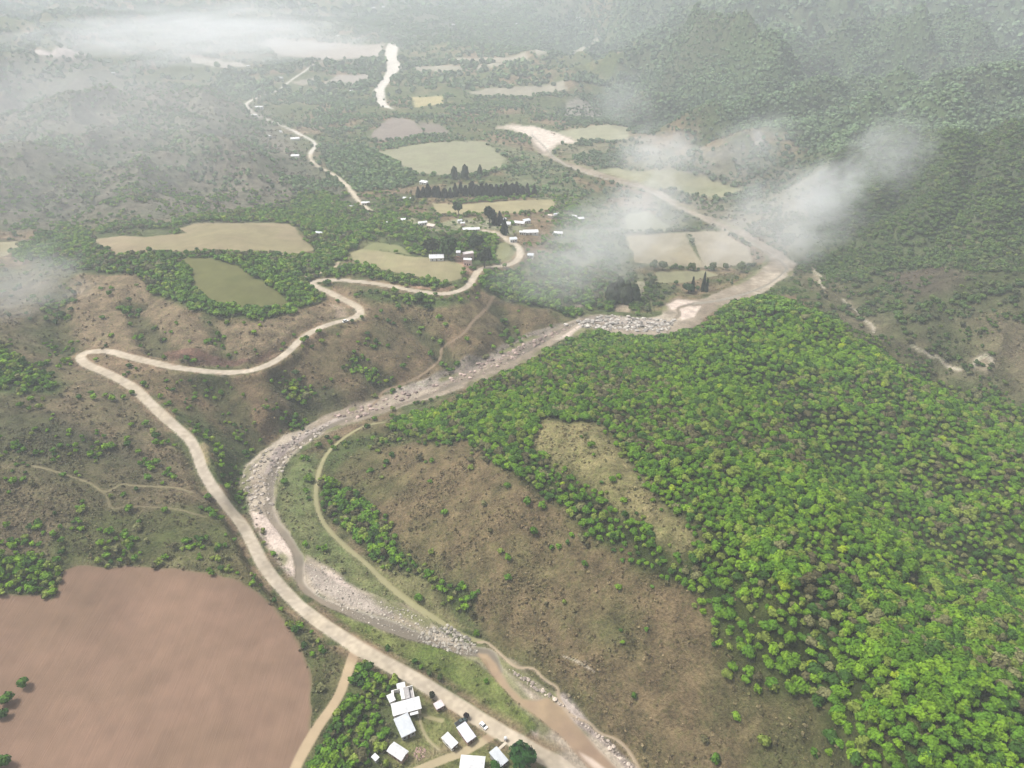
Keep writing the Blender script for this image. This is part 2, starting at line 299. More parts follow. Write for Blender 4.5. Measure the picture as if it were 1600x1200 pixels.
paint("678,912 720,915 745,935 742,968 705,958 683,935", (78, 88, 46), tree=.95, feather=2, wob=3)
paint("500,720 540,690 620,672 660,690 560,700 520,735", (86, 96, 54), tree=.5, feather=5, wob=4)
paint("1240,425 1290,480 1330,525 1420,565 1530,600 1560,590 1500,560 1400,520 1340,480 1290,430", (116, 108, 84), (96, 96, 66), tree=.22, feather=6, wob=5)
# --- wooded patches left
paint("-60,850 60,868 98,885 95,925 78,942 40,938 -60,930", (78, 88, 46), tree=1, feather=3, wob=3)
paint("-60,535 20,540 60,575 110,600 90,620 -60,612", (82, 96, 54), tree=.6, feather=6, wob=5)
paint("385,870 420,925 455,965 520,1010 548,1025 530,1075 500,1120 488,1105 484,1040 462,1000 440,965 410,925 370,910 355,880", (96, 100, 60), (118, 110, 76), tree=.36, scrub=.9, feather=2, wob=2)
paint("555,1030 600,1045 640,1070 605,1090 600,1120 612,1150 600,1165 560,1230 470,1230 478,1190 505,1140 540,1085", (82, 96, 50), (104, 106, 66), tree=.72, scrub=.7, feather=2, wob=2)
paint("150,392 200,396 260,394 340,396 420,398 505,398 545,425 520,445 500,470 450,492 400,502 320,494 290,478 240,462 215,430 165,412", (76, 92, 48), (92, 104, 58), tree=.85, feather=4, wob=4)
paint("40,378 60,362 140,358 150,385 190,400 220,430 130,425 70,410 20,400", (86, 98, 60), tree=.65, feather=4, wob=4)
paint("150,360 260,350 300,340 420,330 540,326 620,340 560,378 520,420 492,396 468,356 440,346 380,346 300,348 270,356 150,372", (88, 104, 56), tree=.72, feather=4, wob=3)
paint("640,400 700,405 730,440 700,447 640,436 580,424 520,405 540,430 600,440 700,455 735,440 745,420", None, tree=.5, feather=3, wob=2)
paint("500,235 560,225 640,250 650,290 560,300 520,280", (82, 98, 58), tree=.85, feather=8, wob=5)
paint("630,360 770,362 790,400 760,420 740,415 720,400 650,402 590,385", (84, 96, 58), tree=.5, feather=4, wob=4)
paint("740,430 800,440 860,480 830,480 780,465 745,445", (86, 104, 52), tree=.75, feather=4, wob=4)
paint("560,455 650,462 720,468 700,480 640,475 590,470 560,462", (84, 98, 54), tree=.4, feather=4, wob=4)
# --- grass flats
paint("440,748 470,716 497,706 488,760 492,800 530,850 600,915 700,978 640,965 560,918 510,885 476,868 456,838 440,800 436,770", (138, 138, 92), (112, 122, 76), tree=.08, scrub=.35, feather=2.5, wob=3)
paint("600,880 680,925 740,985 700,985 640,950 560,880", (150, 142, 100), (134, 130, 88), tree=.05, scrub=.35, feather=3, wob=3)
paint("520,955 560,970 620,985 680,1008 740,1022 770,1045 800,1080 842,1130 825,1146 780,1122 740,1090 680,1058 620,1022 560,992", (112, 128, 62), (134, 136, 82), tree=.015, scrub=.25, feather=2, wob=2)
paint("640,1080 690,1092 740,1120 775,1144 805,1160 850,1192 900,1260 620,1260 600,1185 640,1140 650,1110", (140, 138, 88), (120, 126, 72), tree=.03, scrub=.25, feather=2, wob=2)
paint("700,1160 740,1150 720,1172 640,1200 640,1180", (160, 144, 112), (146, 136, 96), tree=0, scrub=.2, feather=3, wob=3)
# --- bare patches: cut banks, scars, gullies
paint("250,552 300,543 350,556 395,560 430,548 440,556 400,572 330,573 270,563", (104, 80, 70), (134, 104, 88), tree=0, scrub=.3, feather=.9, wob=3)
paint("640,446 690,450 712,447 700,456 650,451", (176, 140, 118), tree=0, scrub=0, feather=1.5, wob=1)
paint("515,475 540,480 545,495 520,500 525,485", (170, 150, 128), tree=0, scrub=0, feather=1.5, wob=1)
paint("318,690 330,700 328,730 315,720 308,700", (176, 160, 120), tree=0, scrub=0, feather=1.5, wob=1)
paint("565,478 575,488 568,500 545,505 560,495", (170, 158, 124), tree=0, scrub=0, feather=1.5, wob=1)
for q in ("1520,560 1545,556 1552,570 1540,582 1522,578",
          "1270,412 1275,425 1285,440 1279,442 1268,428", "1352,500 1372,512 1365,520 1350,508", "1478,566 1490,572 1496,580 1484,574", "1322,478 1328,470 1333,480 1330,492"):
    paint(q, (190, 174, 150), (136, 122, 100), tree=0.1, scrub=.3, feather=4, wob=4)
paint("885,160 905,153 940,168 945,186 880,184", (160, 152, 142), (136, 130, 120), tree=.15, scrub=0, feather=4, wob=3)
paint("1175,205 1190,205 1195,226 1182,226", (190, 182, 172), tree=0, scrub=0, feather=6, wob=1)
paint("710,402 722,395 728,412 740,425 728,428 715,415", (204, 160, 134), (186, 152, 130), tree=0, scrub=0, feather=1, wob=.5)
paint("640,340 680,352 720,340 800,345 830,352 800,372 740,362 680,365 640,352", (186, 178, 154), (150, 148, 116), tree=.12, scrub=.1, feather=4, wob=4)
paint("890,480 905,470 912,478 900,490", (188, 172, 150), tree=0, feather=1.5, wob=1)
paint("958,478 985,472 985,488 962,488", (188, 168, 146), tree=0, feather=1.5, wob=1)
paint("995,440 1010,440 1005,470 995,470", (186, 176, 150), tree=0, feather=1.5, wob=1)
TONE = np.clip(1-sstep(-14, 14, polyd(at(*P(HILL).T)[:, :2], 30)), 0, 1)*sstep(60, 140, GX)*sstep(300, 420, GY)
# --- fields, each an object of its own
FIELDS = [
 ("ploughed_field", "93,889 130,886 200,885 270,892 330,902 375,911 405,925 425,945 445,970 465,1000 480,1030 487,1070 490,1110 482,1150 468,1190 455,1240 -200,1240 -200,930 0,928 60,936 82,940 96,925", (170, 138, 115), (154, 126, 103)),
 ("stubble_field", "145,379 152,374 225,371 290,364 275,358 300,350 380,349 450,349 462,355 470,370 490,390 470,397 400,396 330,393 250,392 185,401 165,390", (186, 168, 134), (172, 160, 122)),
 ("stubble_field", "-80,380 0,378 55,375 30,385 5,400 -80,418", (180, 170, 132), None),
 ("green_field", "278,405 300,402 340,405 370,415 400,435 440,460 458,476 420,487 370,482 330,470 306,450 300,430", (112, 116, 62), (126, 126, 76)),
 ("stubble_field", "545,396 575,388 640,402 700,405 722,415 722,437 700,442 640,431 590,421 555,409", (184, 172, 132), (172, 166, 122)),
 ("meadow", "585,379 620,382 640,398 600,392 570,388", (150, 152, 104), None),
 ("stubble_field", "590,237 640,228 720,220 760,222 787,247 785,265 745,273 700,276 650,271 620,255", (176, 172, 140), (166, 166, 130)),
 ("ploughed_field", "578,212 600,190 620,183 650,190 662,210 640,217 585,220", (172, 158, 144), (156, 142, 130)),
 ("ploughed_field", "652,190 690,194 702,208 668,212", (150, 138, 124), None),
 ("stubble_field", "642,152 690,150 693,162 648,168", (206, 192, 140), None),
 ("stubble_field", "675,318 720,320 865,312 869,329 810,333 720,336 680,334", (188, 176, 134), None),
 ("stubble_field", "980,369 1070,364 1098,418 1050,416 990,411", (188, 176, 146), None),
 ("stubble_field", "1073,363 1130,360 1170,390 1175,413 1102,418", (188, 176, 150), None),
 ("meadow", "1025,425 1100,423 1122,430 1070,441 1025,441", (176, 172, 132), None),
 ("meadow", "975,335 1010,330 1045,355 1040,361 980,361", (170, 172, 138), None),
 ("meadow", "920,267 970,262 1060,265 1110,280 1160,295 1130,310 1060,300 1000,290 960,280", (168, 170, 130), (180, 176, 140)),
 ("meadow", "865,207 950,195 985,200 980,218 905,219", (180, 178, 146), None),
 ("stubble_field", "410,72 420,60 480,63 600,70 592,88 520,94 440,88", (206, 194, 180), None),
 ("stubble_field", "700,91 820,83 828,96 760,98 700,96", (190, 180, 158), None),
 ("stubble_field", "725,144 790,137 880,125 885,139 830,150 760,149", (184, 176, 154), None),
 ("stubble_field", "290,91 330,92 380,98 385,104 330,104", (222, 212, 196), None),
 ("stubble_field", "50,79 80,80 140,85 120,89 60,86", (222, 208, 198), None),
 ("stubble_field", "505,131 530,117 575,116 577,127 530,134", (190, 180, 166), None),
 ("stubble_field", "828,82 930,55 940,60 850,86", (186, 180, 160), None),
 ("stubble_field", "640,105 722,104 722,111 655,113", (184, 176, 154), None),
 ("stubble_field", "738,104 790,100 788,106 742,109", (190, 182, 160), None),
 ("stubble_field", "455,128 500,120 500,126 470,134", (180, 170, 150), None),
 ("meadow", "690,300 760,296 830,292 835,284 760,286 700,290", (130, 136, 100), None),
 ("meadow", "775,382 790,376 803,386 806,398 796,408 778,410", (160, 160, 112), None),
]
for nm, q, c1, c2 in FIELDS:
    px = P(q); near = px[:, 1].mean() > 300
    c1 = tuple(v*.86 for v in c1); c2 = tuple(v*.86 for v in c2) if c2 else None
    paint(q, c1, c2, tree=0, scrub=.0, feather=1.2 if near else 3, wob=3.4 if near else 5, zone=nm)
# --- river bed, sand, water
BED = "1000,1290 955,1270 890,1212 862,1178 832,1152 846,1136 812,1090 782,1055 745,1027 720,1018 680,1008 640,993 600,978 560,967 520,948 490,932 476,930 463,915 453,892 438,872 418,848 398,826 387,800 384,775 377,750 385,725 408,705 425,690 440,680 465,672 490,658 520,643 550,631 590,621 620,611 660,604 700,589 740,574 780,552 820,534 850,519 880,504 905,494 940,491 980,494 1010,496 1034,490 1040,474 1060,467 1090,469 1110,461 1140,449 1170,434 1190,419 1199,405 1185,387 1160,371 1130,357 1100,344 1070,331 1050,320 1020,303 990,294 950,282 920,274 890,263 865,251 838,238 825,215 800,205 770,199 800,194 840,199 865,209 893,214 905,224 872,226 862,240 880,251 920,263 960,275 1000,286 1040,302 1062,318 1092,332 1130,347 1170,364 1200,382 1225,398 1246,411 1234,430 1215,445 1190,460 1160,468 1130,478 1110,490 1090,508 1060,518 1030,523 990,523 950,519 915,513 895,526 860,541 830,561 790,581 750,597 720,609 690,620 650,630 610,642 570,656 540,664 500,681 470,701 450,721 436,736 431,760 431,790 441,815 460,845 470,872 480,868 510,883 540,903 580,928 620,948 660,968 700,988 740,1008 762,1022 792,1037 822,1058 862,1083 882,1108 907,1128 942,1158 972,1183 1020,1230 1060,1280"
bed_w = at(*P(BED).T)
zr = samp(GZ, bed_w[:, 0], bed_w[:, 1])
rD, rV = segdist(riv_w, 80, riv_w[:, 2])
dbed = polyd(bed_w[:, :2], 14); tb = sstep(-11, -1, dbed)*(rD < 80)
GZ[:] = GZ*(1-tb)+(rV+.25+.8*(nB-.5))*tb
paint(BED, (196, 182, 162), (146, 132, 114), tree=0, scrub=0, feather=1.6, wob=4.6, zone='river_bed')
for q in ("393,800 405,800 425,815 445,838 455,863 463,890 464,903 450,900 435,880 415,852 398,826",
          "748,1015 765,1025 785,1045 800,1060 790,1062 772,1045", "795,1062 812,1070 830,1085 832,1092 815,1088 800,1075",
          "505,885 535,905 560,925 530,925 500,905", "830,1142 850,1150 880,1185 900,1212 880,1205 855,1175",
          "1058,485 1075,478 1095,478 1085,495 1065,500", "1042,476 1060,468 1092,471 1075,477 1050,484", "425,742 432,735 445,722 436,738", "480,686 500,675 512,668 498,684",
          "870,530 890,518 905,508 915,512 890,526"):
    paint(q, (226, 206, 192), (216, 198, 182), feather=1.0, wob=.8)
for q in ("600,612 640,598 700,580 760,556 800,535 850,512 880,503 850,528 800,552 740,580 690,602 640,616",
          "905,494 980,496 1030,498 1040,510 980,508 930,505", "475,880 500,890 560,925 620,955 600,965 540,945 490,920"):
    paint(q, (196, 182, 168), (142, 130, 118), feather=1.5, wob=2)
grs = sstep(.5, .62, nB)*(1-sstep(1.5, 6, dbed))*sstep(-3, 0, dbed); CC[:] = mix3(CC, np.broadcast_to(lin(122, 124, 80, .62), CC.shape), grs*.85)
for q in ("430,700 470,680 520,655 545,652 500,674 455,700 425,735 415,740", "880,1085 905,1115 960,1165 1010,1215 990,1215 940,1160 900,1130 872,1100"):
    paint(q, (158, 144, 136), (190, 176, 164), feather=1.2, wob=2)
paint("607,68 622,70 620,90 628,105 612,122 600,140 604,163 616,172 590,165 583,142 603,115 605,98 600,80", (222, 214, 202), tree=0, scrub=0, feather=3, wob=1, zone='river_bed')
paint("790,196 830,196 870,207 905,224 872,222 850,238 830,215", (226, 212, 196), (206, 190, 176), feather=3, wob=2)
def line_zone(pix, half, col, zone, col2=None, edge=.5, wob=.5, tree=0, scrub=0, dz=0, kr=3):
    w = dens_line(at(*cr(pix, kr).T), 5.0); D, _ = segdist(w, half+6+wob)
    h = half*(1+(nB-.5)*wob); t = 1-sstep(h-edge, h+edge, D)
    c = lin(*col, .64)
    if col2: c = mix3(c[None, None], lin(*col2, .64)[None, None], sstep(.35, .65, nB))
    CC[:] = CC*(1-t[..., None])+c*t[..., None]; clr = 1-sstep(half, half+3.5, D)
    TREE[:] = TREE*(1-clr)+tree*clr; SCRUB[:] = SCRUB*(1-clr)+scrub*clr
    if dz: GZ[:] = GZ+dz*t
    ZN.append(zone); ZONE[D < h] = len(ZN)-1
    return w
water_w = line_zone(P("775,1050 765,1025 745,1018 720,1016 690,1007 650,994 610,979 570,966 540,954 510,942 485,928 470,912 467,895 466,870 455,850 441,830 428,815 421,795 421,770 424,745 433,727 447,712 462,700 482,685 510,668 540,656 580,646 620,633 660,621 700,604 740,589 780,571 820,549 855,529 885,512 905,503 950,507 1000,511 1040,505 1062,492 1060,481 1085,474"), 2.1, (140, 126, 106), 'water', (118, 108, 92), edge=.6, wob=1.5, dz=-.35)
line_zone(P("1085,474 1120,470 1160,460 1195,447 1222,428 1228,415 1195,392 1150,369 1100,345 1050,320 1000,293 950,281 900,266 870,250 850,228 830,210"), 1.7, (150, 142, 126), 'water', None, edge=.8, wob=1.3, dz=-.3)
paint("748,1022 760,1024 773,1038 784,1056 796,1075 815,1094 840,1096 855,1092 878,1107 900,1134 925,1160 952,1188 978,1215 1010,1260 970,1260 930,1212 903,1182 878,1152 850,1128 832,1114 800,1090 775,1062", (150, 124, 102), (166, 144, 112), tree=0, scrub=0, feather=.9, wob=1.2, zone='water')
ZW = len(ZN)-1
paint("905,1175 925,1185 960,1212 940,1212 915,1190", (214, 194, 176), feather=.8, wob=.5)
for pix, half, col, nm, kk in [
    (P("553,1020 545,1045 538,1065 530,1085 515,1110 500,1130 485,1155 470,1182 455,1215"), 2.1, (190, 168, 136), 'dirt_track', 3),
    (P("650,1205 690,1188 720,1177 750,1161 768,1150 780,1144"), 1.7, (188, 172, 138), 'dirt_track', 3),
    (P("655,1118 658,1135 668,1155 685,1172"), .6, (178, 166, 130), 'footpath', 3),
    (P("656,1116 672,1122 690,1126"), .9, (168, 158, 118), 'footpath', 3),
    (P("600,660 575,664 555,673 530,690 510,710 497,740 493,775 497,800 510,825 540,855 570,880 600,910 630,935 660,955 700,980 730,996 752,1003"), 1.25, (156, 150, 112), 'dirt_track', 3),
    (P("575,640 590,625 600,611 640,596 670,578 687,561 690,545 702,537 725,520 740,500 757,485 771,463"), 1.0, (152, 132, 108), 'footpath', 3),
    (P("746,1004 762,1005 790,1030 808,1043 832,1045 850,1062 870,1075 873,1090 885,1110 900,1122 920,1130 935,1145 960,1155 980,1172 1000,1205 1020,1250"), .6, (172, 154, 130), 'footpath', 3),
    (P("470,434 500,426 520,421 528,410"), 1.6, (176, 160, 134), 'dirt_track', 3),
    (P("50,728 80,735 110,745 140,755 160,768 175,765 190,757 215,760 270,762 300,770"), .6, (146, 136, 104), 'footpath', 3),
    (P("160,768 168,780 175,795 200,792 270,795 320,808"), .5, (136, 126, 96), 'footpath', 3)]:
    line_zone(pix, half, col, nm, None, edge=.5, wob=.35, kr=kk)
line_zone(ROAD, 3.3, (200, 186, 166), 'road', (188, 174, 152), edge=.6, wob=.35)
Dr, _ = segdist(road_w, 14); vg = sstep(3.0, 3.8, Dr)*(1-sstep(5.0, 9.5, Dr+5*(nB-.5)))*sstep(.38, .55, nC*.5+nB*.5); CC[:] = mix3(CC, np.broadcast_to(lin(150, 126, 102, .62), CC.shape), vg*.75)
SCRUB *= 1-.7*vg
CC[ZONE == len(ZN)-1] *= (1+.30*(vn(GX/1.6, GY/1.6, 71)-.5)+.18*(nC-.5))[ZONE == len(ZN)-1][:, None]
line_zone(FROAD[:8], 3.2, (206, 192, 170), 'road', None, edge=1.5, wob=.6)
line_zone(FROAD[7:], 3.4, (214, 206, 194), 'road', None, edge=2, wob=.6)
for q, hw in (("1272,412 1275,425 1283,432 1281,443 1290,452", 1.3), ("1318,468 1325,480 1340,486 1345,497", 1.6), ("1350,500 1362,508 1366,520", 1.2), ("1452,556 1468,560 1480,572 1500,578", 1.6), ("1522,572 1530,560 1545,556 1550,566", 2.2), ("1425,540 1440,548 1455,552", 1.), ("880,1025 905,1035 930,1050", .4)):
    w_ = dens_line(at(*cr(P(q), 3).T), 3); D_, _ = segdist(w_, 6); t_ = 1-sstep(hw*.3, hw*(.8+1.2*nC), D_); CC[:] = mix3(CC, np.broadcast_to(lin(200, 188, 168, .64), CC.shape), t_*.8); SCRUB *= 1-t_
# hedges and tree lines between the plots
for q, hw, dn in (("590,238 620,257 650,273 700,279 745,276 790,262", 5, .8), ("560,224 590,236 640,226 720,218 762,220 788,244", 4, .6), ("578,222 640,219 700,212", 5, .8), ("670,338 720,338 810,335 872,331", 3, .6),
    ("665,316 720,317 800,313 866,309", 3, .6), ("972,366 1070,360 1130,357 1172,388", 3, .55), ("988,413 1050,419 1100,423 1178,415", 2.5, .5), ("1072,364 1086,390 1100,420", 2, .45), ("916,268 960,283 1000,293", 3, .5),
    ("1000,262 1060,264 1112,279 1162,294", 4, .6), ("905,222 985,221", 5, .8), ("700,101 760,100 830,99", 7, .7), ("725,153 830,154 887,141", 6, .7), ("420,97 520,98 592,91 603,74", 7, .7), ("640,115 722,114 790,109", 7, .6),
    ("560,182 640,182 720,187", 7, .8), ("500,138 575,140", 7, .7), ("640,171 695,166 697,150", 5, .6), ("545,406 590,424 640,434 700,446", 3, .6), ("775,375 770,395 778,412", 3, .7), ("880,318 900,335 960,345", 5, .5), ("700,330 705,345", 3, .6)):
    w_ = dens_line(at(*P(q).T), 8); D_, _ = segdist(w_, hw+4); k_ = (D_ < hw*(.6+.8*nB)) & (ZONE == 0); TREE[k_] = np.maximum(TREE[k_], dn)
# fine mottling of the natural cover
CC *= (1+.22*(nC-.5)+.25*(nB-.5))[..., None]

# ------------------------------------------------------------------ materials
def new_mat(name, rough=.9, spec=.2):
    m = bpy.data.materials.new(name); m.use_nodes = True; n = m.node_tree.nodes; b = n['Principled BSDF']
    b.inputs['Roughness'].default_value = rough; b.inputs['Specular IOR Level'].default_value = spec
    return m, m.node_tree, b
def N(t, typ, **kw):
    n = t.nodes.new(typ)
    for k, v in kw.items():
        if k in n.inputs: n.inputs[k].default_value = v
        else: setattr(n, k, v)
    return n
def ground_mat(name, s1, s2, amt, bump, bdist, rough=.95, spec=.1, stretch=None, hue=0):
    m, t, b = new_mat(name, rough, spec); L = t.links.new
    at_ = N(t, 'ShaderNodeAttribute', attribute_name='Col'); g = N(t, 'ShaderNodeNewGeometry')
    src = g.outputs['Position']
    if stretch:
        mp = N(t, 'ShaderNodeMapping'); mp.inputs['Scale'].default_value = stretch[0]; mp.inputs['Rotation'].default_value = (0, 0, stretch[1]); L(src, mp.inputs[0]); src = mp.outputs[0]
    n1 = N(t, 'ShaderNodeTexNoise', Scale=s1, Detail=5, Roughness=.65); n2 = N(t, 'ShaderNodeTexNoise', Scale=s2, Detail=3, Roughness=.6)
    L(src, n1.inputs['Vector']); L(g.outputs['Position'], n2.inputs['Vector'])
    ad = N(t, 'ShaderNodeMath', operation='ADD'); L(n1.outputs[0], ad.inputs[0]); L(n2.outputs[0], ad.inputs[1])
    mr = N(t, 'ShaderNodeMapRange'); mr.inputs[1].default_value = .65; mr.inputs[2].default_value = 1.35; mr.inputs[3].default_value = 1-amt; mr.inputs[4].default_value = 1+amt
    L(ad.outputs[0], mr.inputs[0])
    vm = N(t, 'ShaderNodeVectorMath', operation='SCALE'); L(at_.outputs['Color'], vm.inputs[0]); L(mr.outputs[0], vm.inputs['Scale'])
    if hue:
        n3 = N(t, 'ShaderNodeTexNoise', Scale=.32, Detail=6, Roughness=.75); L(g.outputs['Position'], n3.inputs['Vector'])
        m3 = N(t, 'ShaderNodeMapRange'); m3.inputs[1].default_value = .48; m3.inputs[2].default_value = .64; m3.inputs[3].default_value = 0; m3.inputs[4].default_value = hue; L(n3.outputs[0], m3.inputs[0])
        mu = N(t, 'ShaderNodeMix', data_type='RGBA', blend_type='MULTIPLY'); L(m3.outputs[0], mu.inputs[0]); L(vm.outputs[0], mu.inputs[6]); mu.inputs[7].default_value = (.52, .74, .42, 1)
        L(mu.outputs[2], b.inputs['Base Color'])
    else: L(vm.outputs[0], b.inputs['Base Color'])
    bp = N(t, 'ShaderNodeBump', Strength=bump, Distance=bdist); L(n1.outputs[0], bp.inputs['Height']); L(bp.outputs[0], b.inputs['Normal'])
    return m
M_ground = ground_mat('dry_scrub_ground', .8, .12, .72, 1.0, 1.8, hue=.55)
M_field = ground_mat('tilled_soil', .55, .05, .16, .5, .35, stretch=((4.6, .05, 1), .16))
M_road = ground_mat('packed_dirt', .6, .06, .08, .1, .1)
M_bed = ground_mat('river_gravel', .9, .15, .45, .9, .9)
M_water = ground_mat('muddy_water', .25, .05, .12, .12, .15, rough=.5, spec=.25)

# ------------------------------------------------------------------ ground meshes
def add_mesh(name, co, faces, mat, smooth_=True, cols=None, nrm=None):
    me = bpy.data.meshes.new(name); nf, k = faces.shape
    me.vertices.add(len(co)); me.vertices.foreach_set('co', np.ascontiguousarray(co, np.float32).ravel())
    me.loops.add(nf*k); me.loops.foreach_set('vertex_index', np.ascontiguousarray(faces, np.int32).ravel())
    me.polygons.add(nf); me.polygons.foreach_set('loop_start', np.arange(nf, dtype=np.int32)*k)
    me.polygons.foreach_set('use_smooth', np.full(nf, smooth_))
    me.update(calc_edges=True)
    if cols is not None:
        a = me.color_attributes.new('Col', 'FLOAT_COLOR', 'POINT')
        a.data.foreach_set('color', np.ascontiguousarray(np.c_[cols, np.ones(len(cols))], np.float32).ravel())
    if nrm is not None: me.normals_split_custom_set_from_vertices(nrm.astype(np.float32))
    me.materials.append(mat)
    o = bpy.data.objects.new(name, me); COL.objects.link(o); return o
gco = np.stack([GX, GY, GZ], -1)
du = np.gradient(gco, axis=1); dv = np.gradient(gco, axis=0); gn = np.cross(du, dv); gn /= np.linalg.norm(gn, axis=-1, keepdims=True)
gco_f = gco.reshape(-1, 3); gn_f = gn.reshape(-1, 3); cc_f = np.clip(CC, 0.004, .9).reshape(-1, 3)
jj, ii = np.meshgrid(np.arange(NV-1), np.arange(NU-1), indexing='ij')
v0 = jj*NU+ii; quads = np.stack([v0, v0+1, v0+NU+1, v0+NU], -1).reshape(-1, 4)
zf = ZONE[:-1, :-1].reshape(-1)
LBL = {'ground': 'scrub covered ground of the hills and valley floor'}
MATZ = {'ground': M_ground, 'road': M_road, 'dirt_track': M_road, 'footpath': M_road, 'river_bed': M_bed, 'water': M_water}
groups = {}
for zi, zn in enumerate(ZN):
    if zn in ('road', 'dirt_track', 'footpath', 'river_bed', 'water', 'ground'): groups.setdefault((zn, 0), []).append(zi)
    else: groups[(zn, zi)] = [zi]
for (zn, k), zs in groups.items():
    m = np.isin(zf, zs)
    if m.sum() < 2: continue
    q = quads[m]; uq, inv = np.unique(q, return_inverse=True)
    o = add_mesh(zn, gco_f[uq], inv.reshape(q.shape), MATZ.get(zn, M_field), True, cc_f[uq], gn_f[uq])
    o['kind'] = 'structure'; o['label'] = {'ground': 'scrubby brown and green ground of the hills and the valley', 'road': 'pale unpaved road winding along the hillside and valley',
        'dirt_track': 'narrow pale dirt tracks by the river and houses', 'footpath': 'thin trodden footpaths on the slopes and riverbank', 'river_bed': 'pale bed of gravel, sand and boulders of the river',
        'water': 'shallow muddy brown water in the stony river bed'}.get(zn, zn.replace('_', ' ')+' beside the trees of the valley')
    o['category'] = zn.replace('_', ' ')

# ------------------------------------------------------------------ vegetation
def leaf_mat(name, from_object):
    m, t, b = new_mat(name, .75, .12); L = t.links.new
    if from_object: src = N(t, 'ShaderNodeObjectInfo').outputs['Color']
    else: src = N(t, 'ShaderNodeAttribute', attribute_name='Col').outputs['Color']
    g = N(t, 'ShaderNodeNewGeometry'); n1 = N(t, 'ShaderNodeTexNoise', Scale=.9, Detail=3, Roughness=.7); L(g.outputs['Position'], n1.inputs['Vector'])
    mr = N(t, 'ShaderNodeMapRange'); mr.inputs[1].default_value = .3; mr.inputs[2].default_value = .7; mr.inputs[3].default_value = .62; mr.inputs[4].default_value = 1.4
    L(n1.outputs[0], mr.inputs[0])
    vm = N(t, 'ShaderNodeVectorMath', operation='SCALE'); L(src, vm.inputs[0]); L(mr.outputs[0], vm.inputs['Scale']); L(vm.outputs[0], b.inputs['Base Color'])
    b.inputs['Subsurface Weight'].default_value = 0
    return m
M_leaf = leaf_mat('foliage', False); M_leafo = leaf_mat('tree_foliage', True)
M_bark, _t, _b = new_mat('bark', .95, .1); _b.inputs['Base Color'].default_value = (.09, .07, .05, 1)
_n = N(_t, 'ShaderNodeTexNoise', Scale=3, Detail=4); _r = N(_t, 'ShaderNodeValToRGB'); _r.color_ramp.elements[0].color = (.05, .04, .03, 1); _r.color_ramp.elements[1].color = (.16, .13, .1, 1)
_t.links.new(_n.outputs[0], _r.inputs[0]); _t.links.new(_r.outputs[0], _b.inputs['Base Color'])

def crown_template(seed, n, leaf, core=True, blobs=6, tall=.8, top=True):
    """unit crown (radius ~1, centre at 0): clumps of leaf-sized quads round a dark inner body"""
    g = np.random.default_rng(seed); V = []; F = []; c = 0
    ang = g.random(blobs)*6.28+np.arange(blobs)*6.28/blobs*1.0; el = g.uniform(-.25, 1.0, blobs)
    bc = np.stack([np.cos(ang)*np.cos(el), np.sin(ang)*np.cos(el), np.sin(el)*tall], -1)*g.uniform(.35, .68, (blobs, 1))
    br = g.uniform(.34, .56, blobs); bc = np.vstack([bc, [[0, 0, .25*tall]]]); br = np.r_[br, .62]
    k = g.integers(0, len(br), n); d = g.normal(size=(n, 3)); d[:, 2] = np.abs(d[:, 2])*1.0-.35*g.random(n); d /= np.linalg.norm(d, axis=1, keepdims=True)
    p = bc[k]+d*(br[k]*g.uniform(.8, 1.12, n))[:, None]; p[:, 2] *= tall/.8*.95
    nn = d+g.normal(size=(n, 3))*.38; nn /= np.linalg.norm(nn, axis=1, keepdims=True)
    a = np.cross(nn, g.normal(size=(n, 3))); a /= np.linalg.norm(a, axis=1, keepdims=True); b = np.cross(nn, a)
    s = leaf*g.uniform(.6, 1.3, n)[:, None]
    q = np.stack([p-a*s-b*s*.7, p+a*s*.8-b*s, p+a*s+b*s*.75, p-a*s*.7+b*s], 1).reshape(-1, 3)
    V.append(q); F.append(np.arange(n*4).reshape(-1, 4)); c = n*4
    if core:
        m_, r_ = 8, 4
        for bi in range(len(br) if n > 90 else 1):
            cc, rr = (bc[bi], br[bi]*.86) if n > 90 else (np.array([0, 0, .1]), .78)
            th = np.linspace(0, 2*math.pi, m_, endpoint=False); ph = np.linspace(-1.2, 1.45, r_)
            s_ = np.stack([np.cos(ph)[:, None]*np.cos(th), np.cos(ph)[:, None]*np.sin(th), np.sin(ph)[:, None]*np.ones(m_)*(.85)], -1).reshape(-1, 3)
            V.append(s_*rr*g.uniform(.9, 1.08, (len(s_), 1))+cc)
            f = [[r*m_+i, r*m_+(i+1) % m_, (r+1)*m_+(i+1) % m_, (r+1)*m_+i] for r in range(r_-1) for i in range(m_)]
            f.append([3*m_, 3*m_+2, 3*m_+4, 3*m_+6])
            F.append(np.array(f)+c); c += len(s_)
    return np.vstack(V), np.vstack(F)
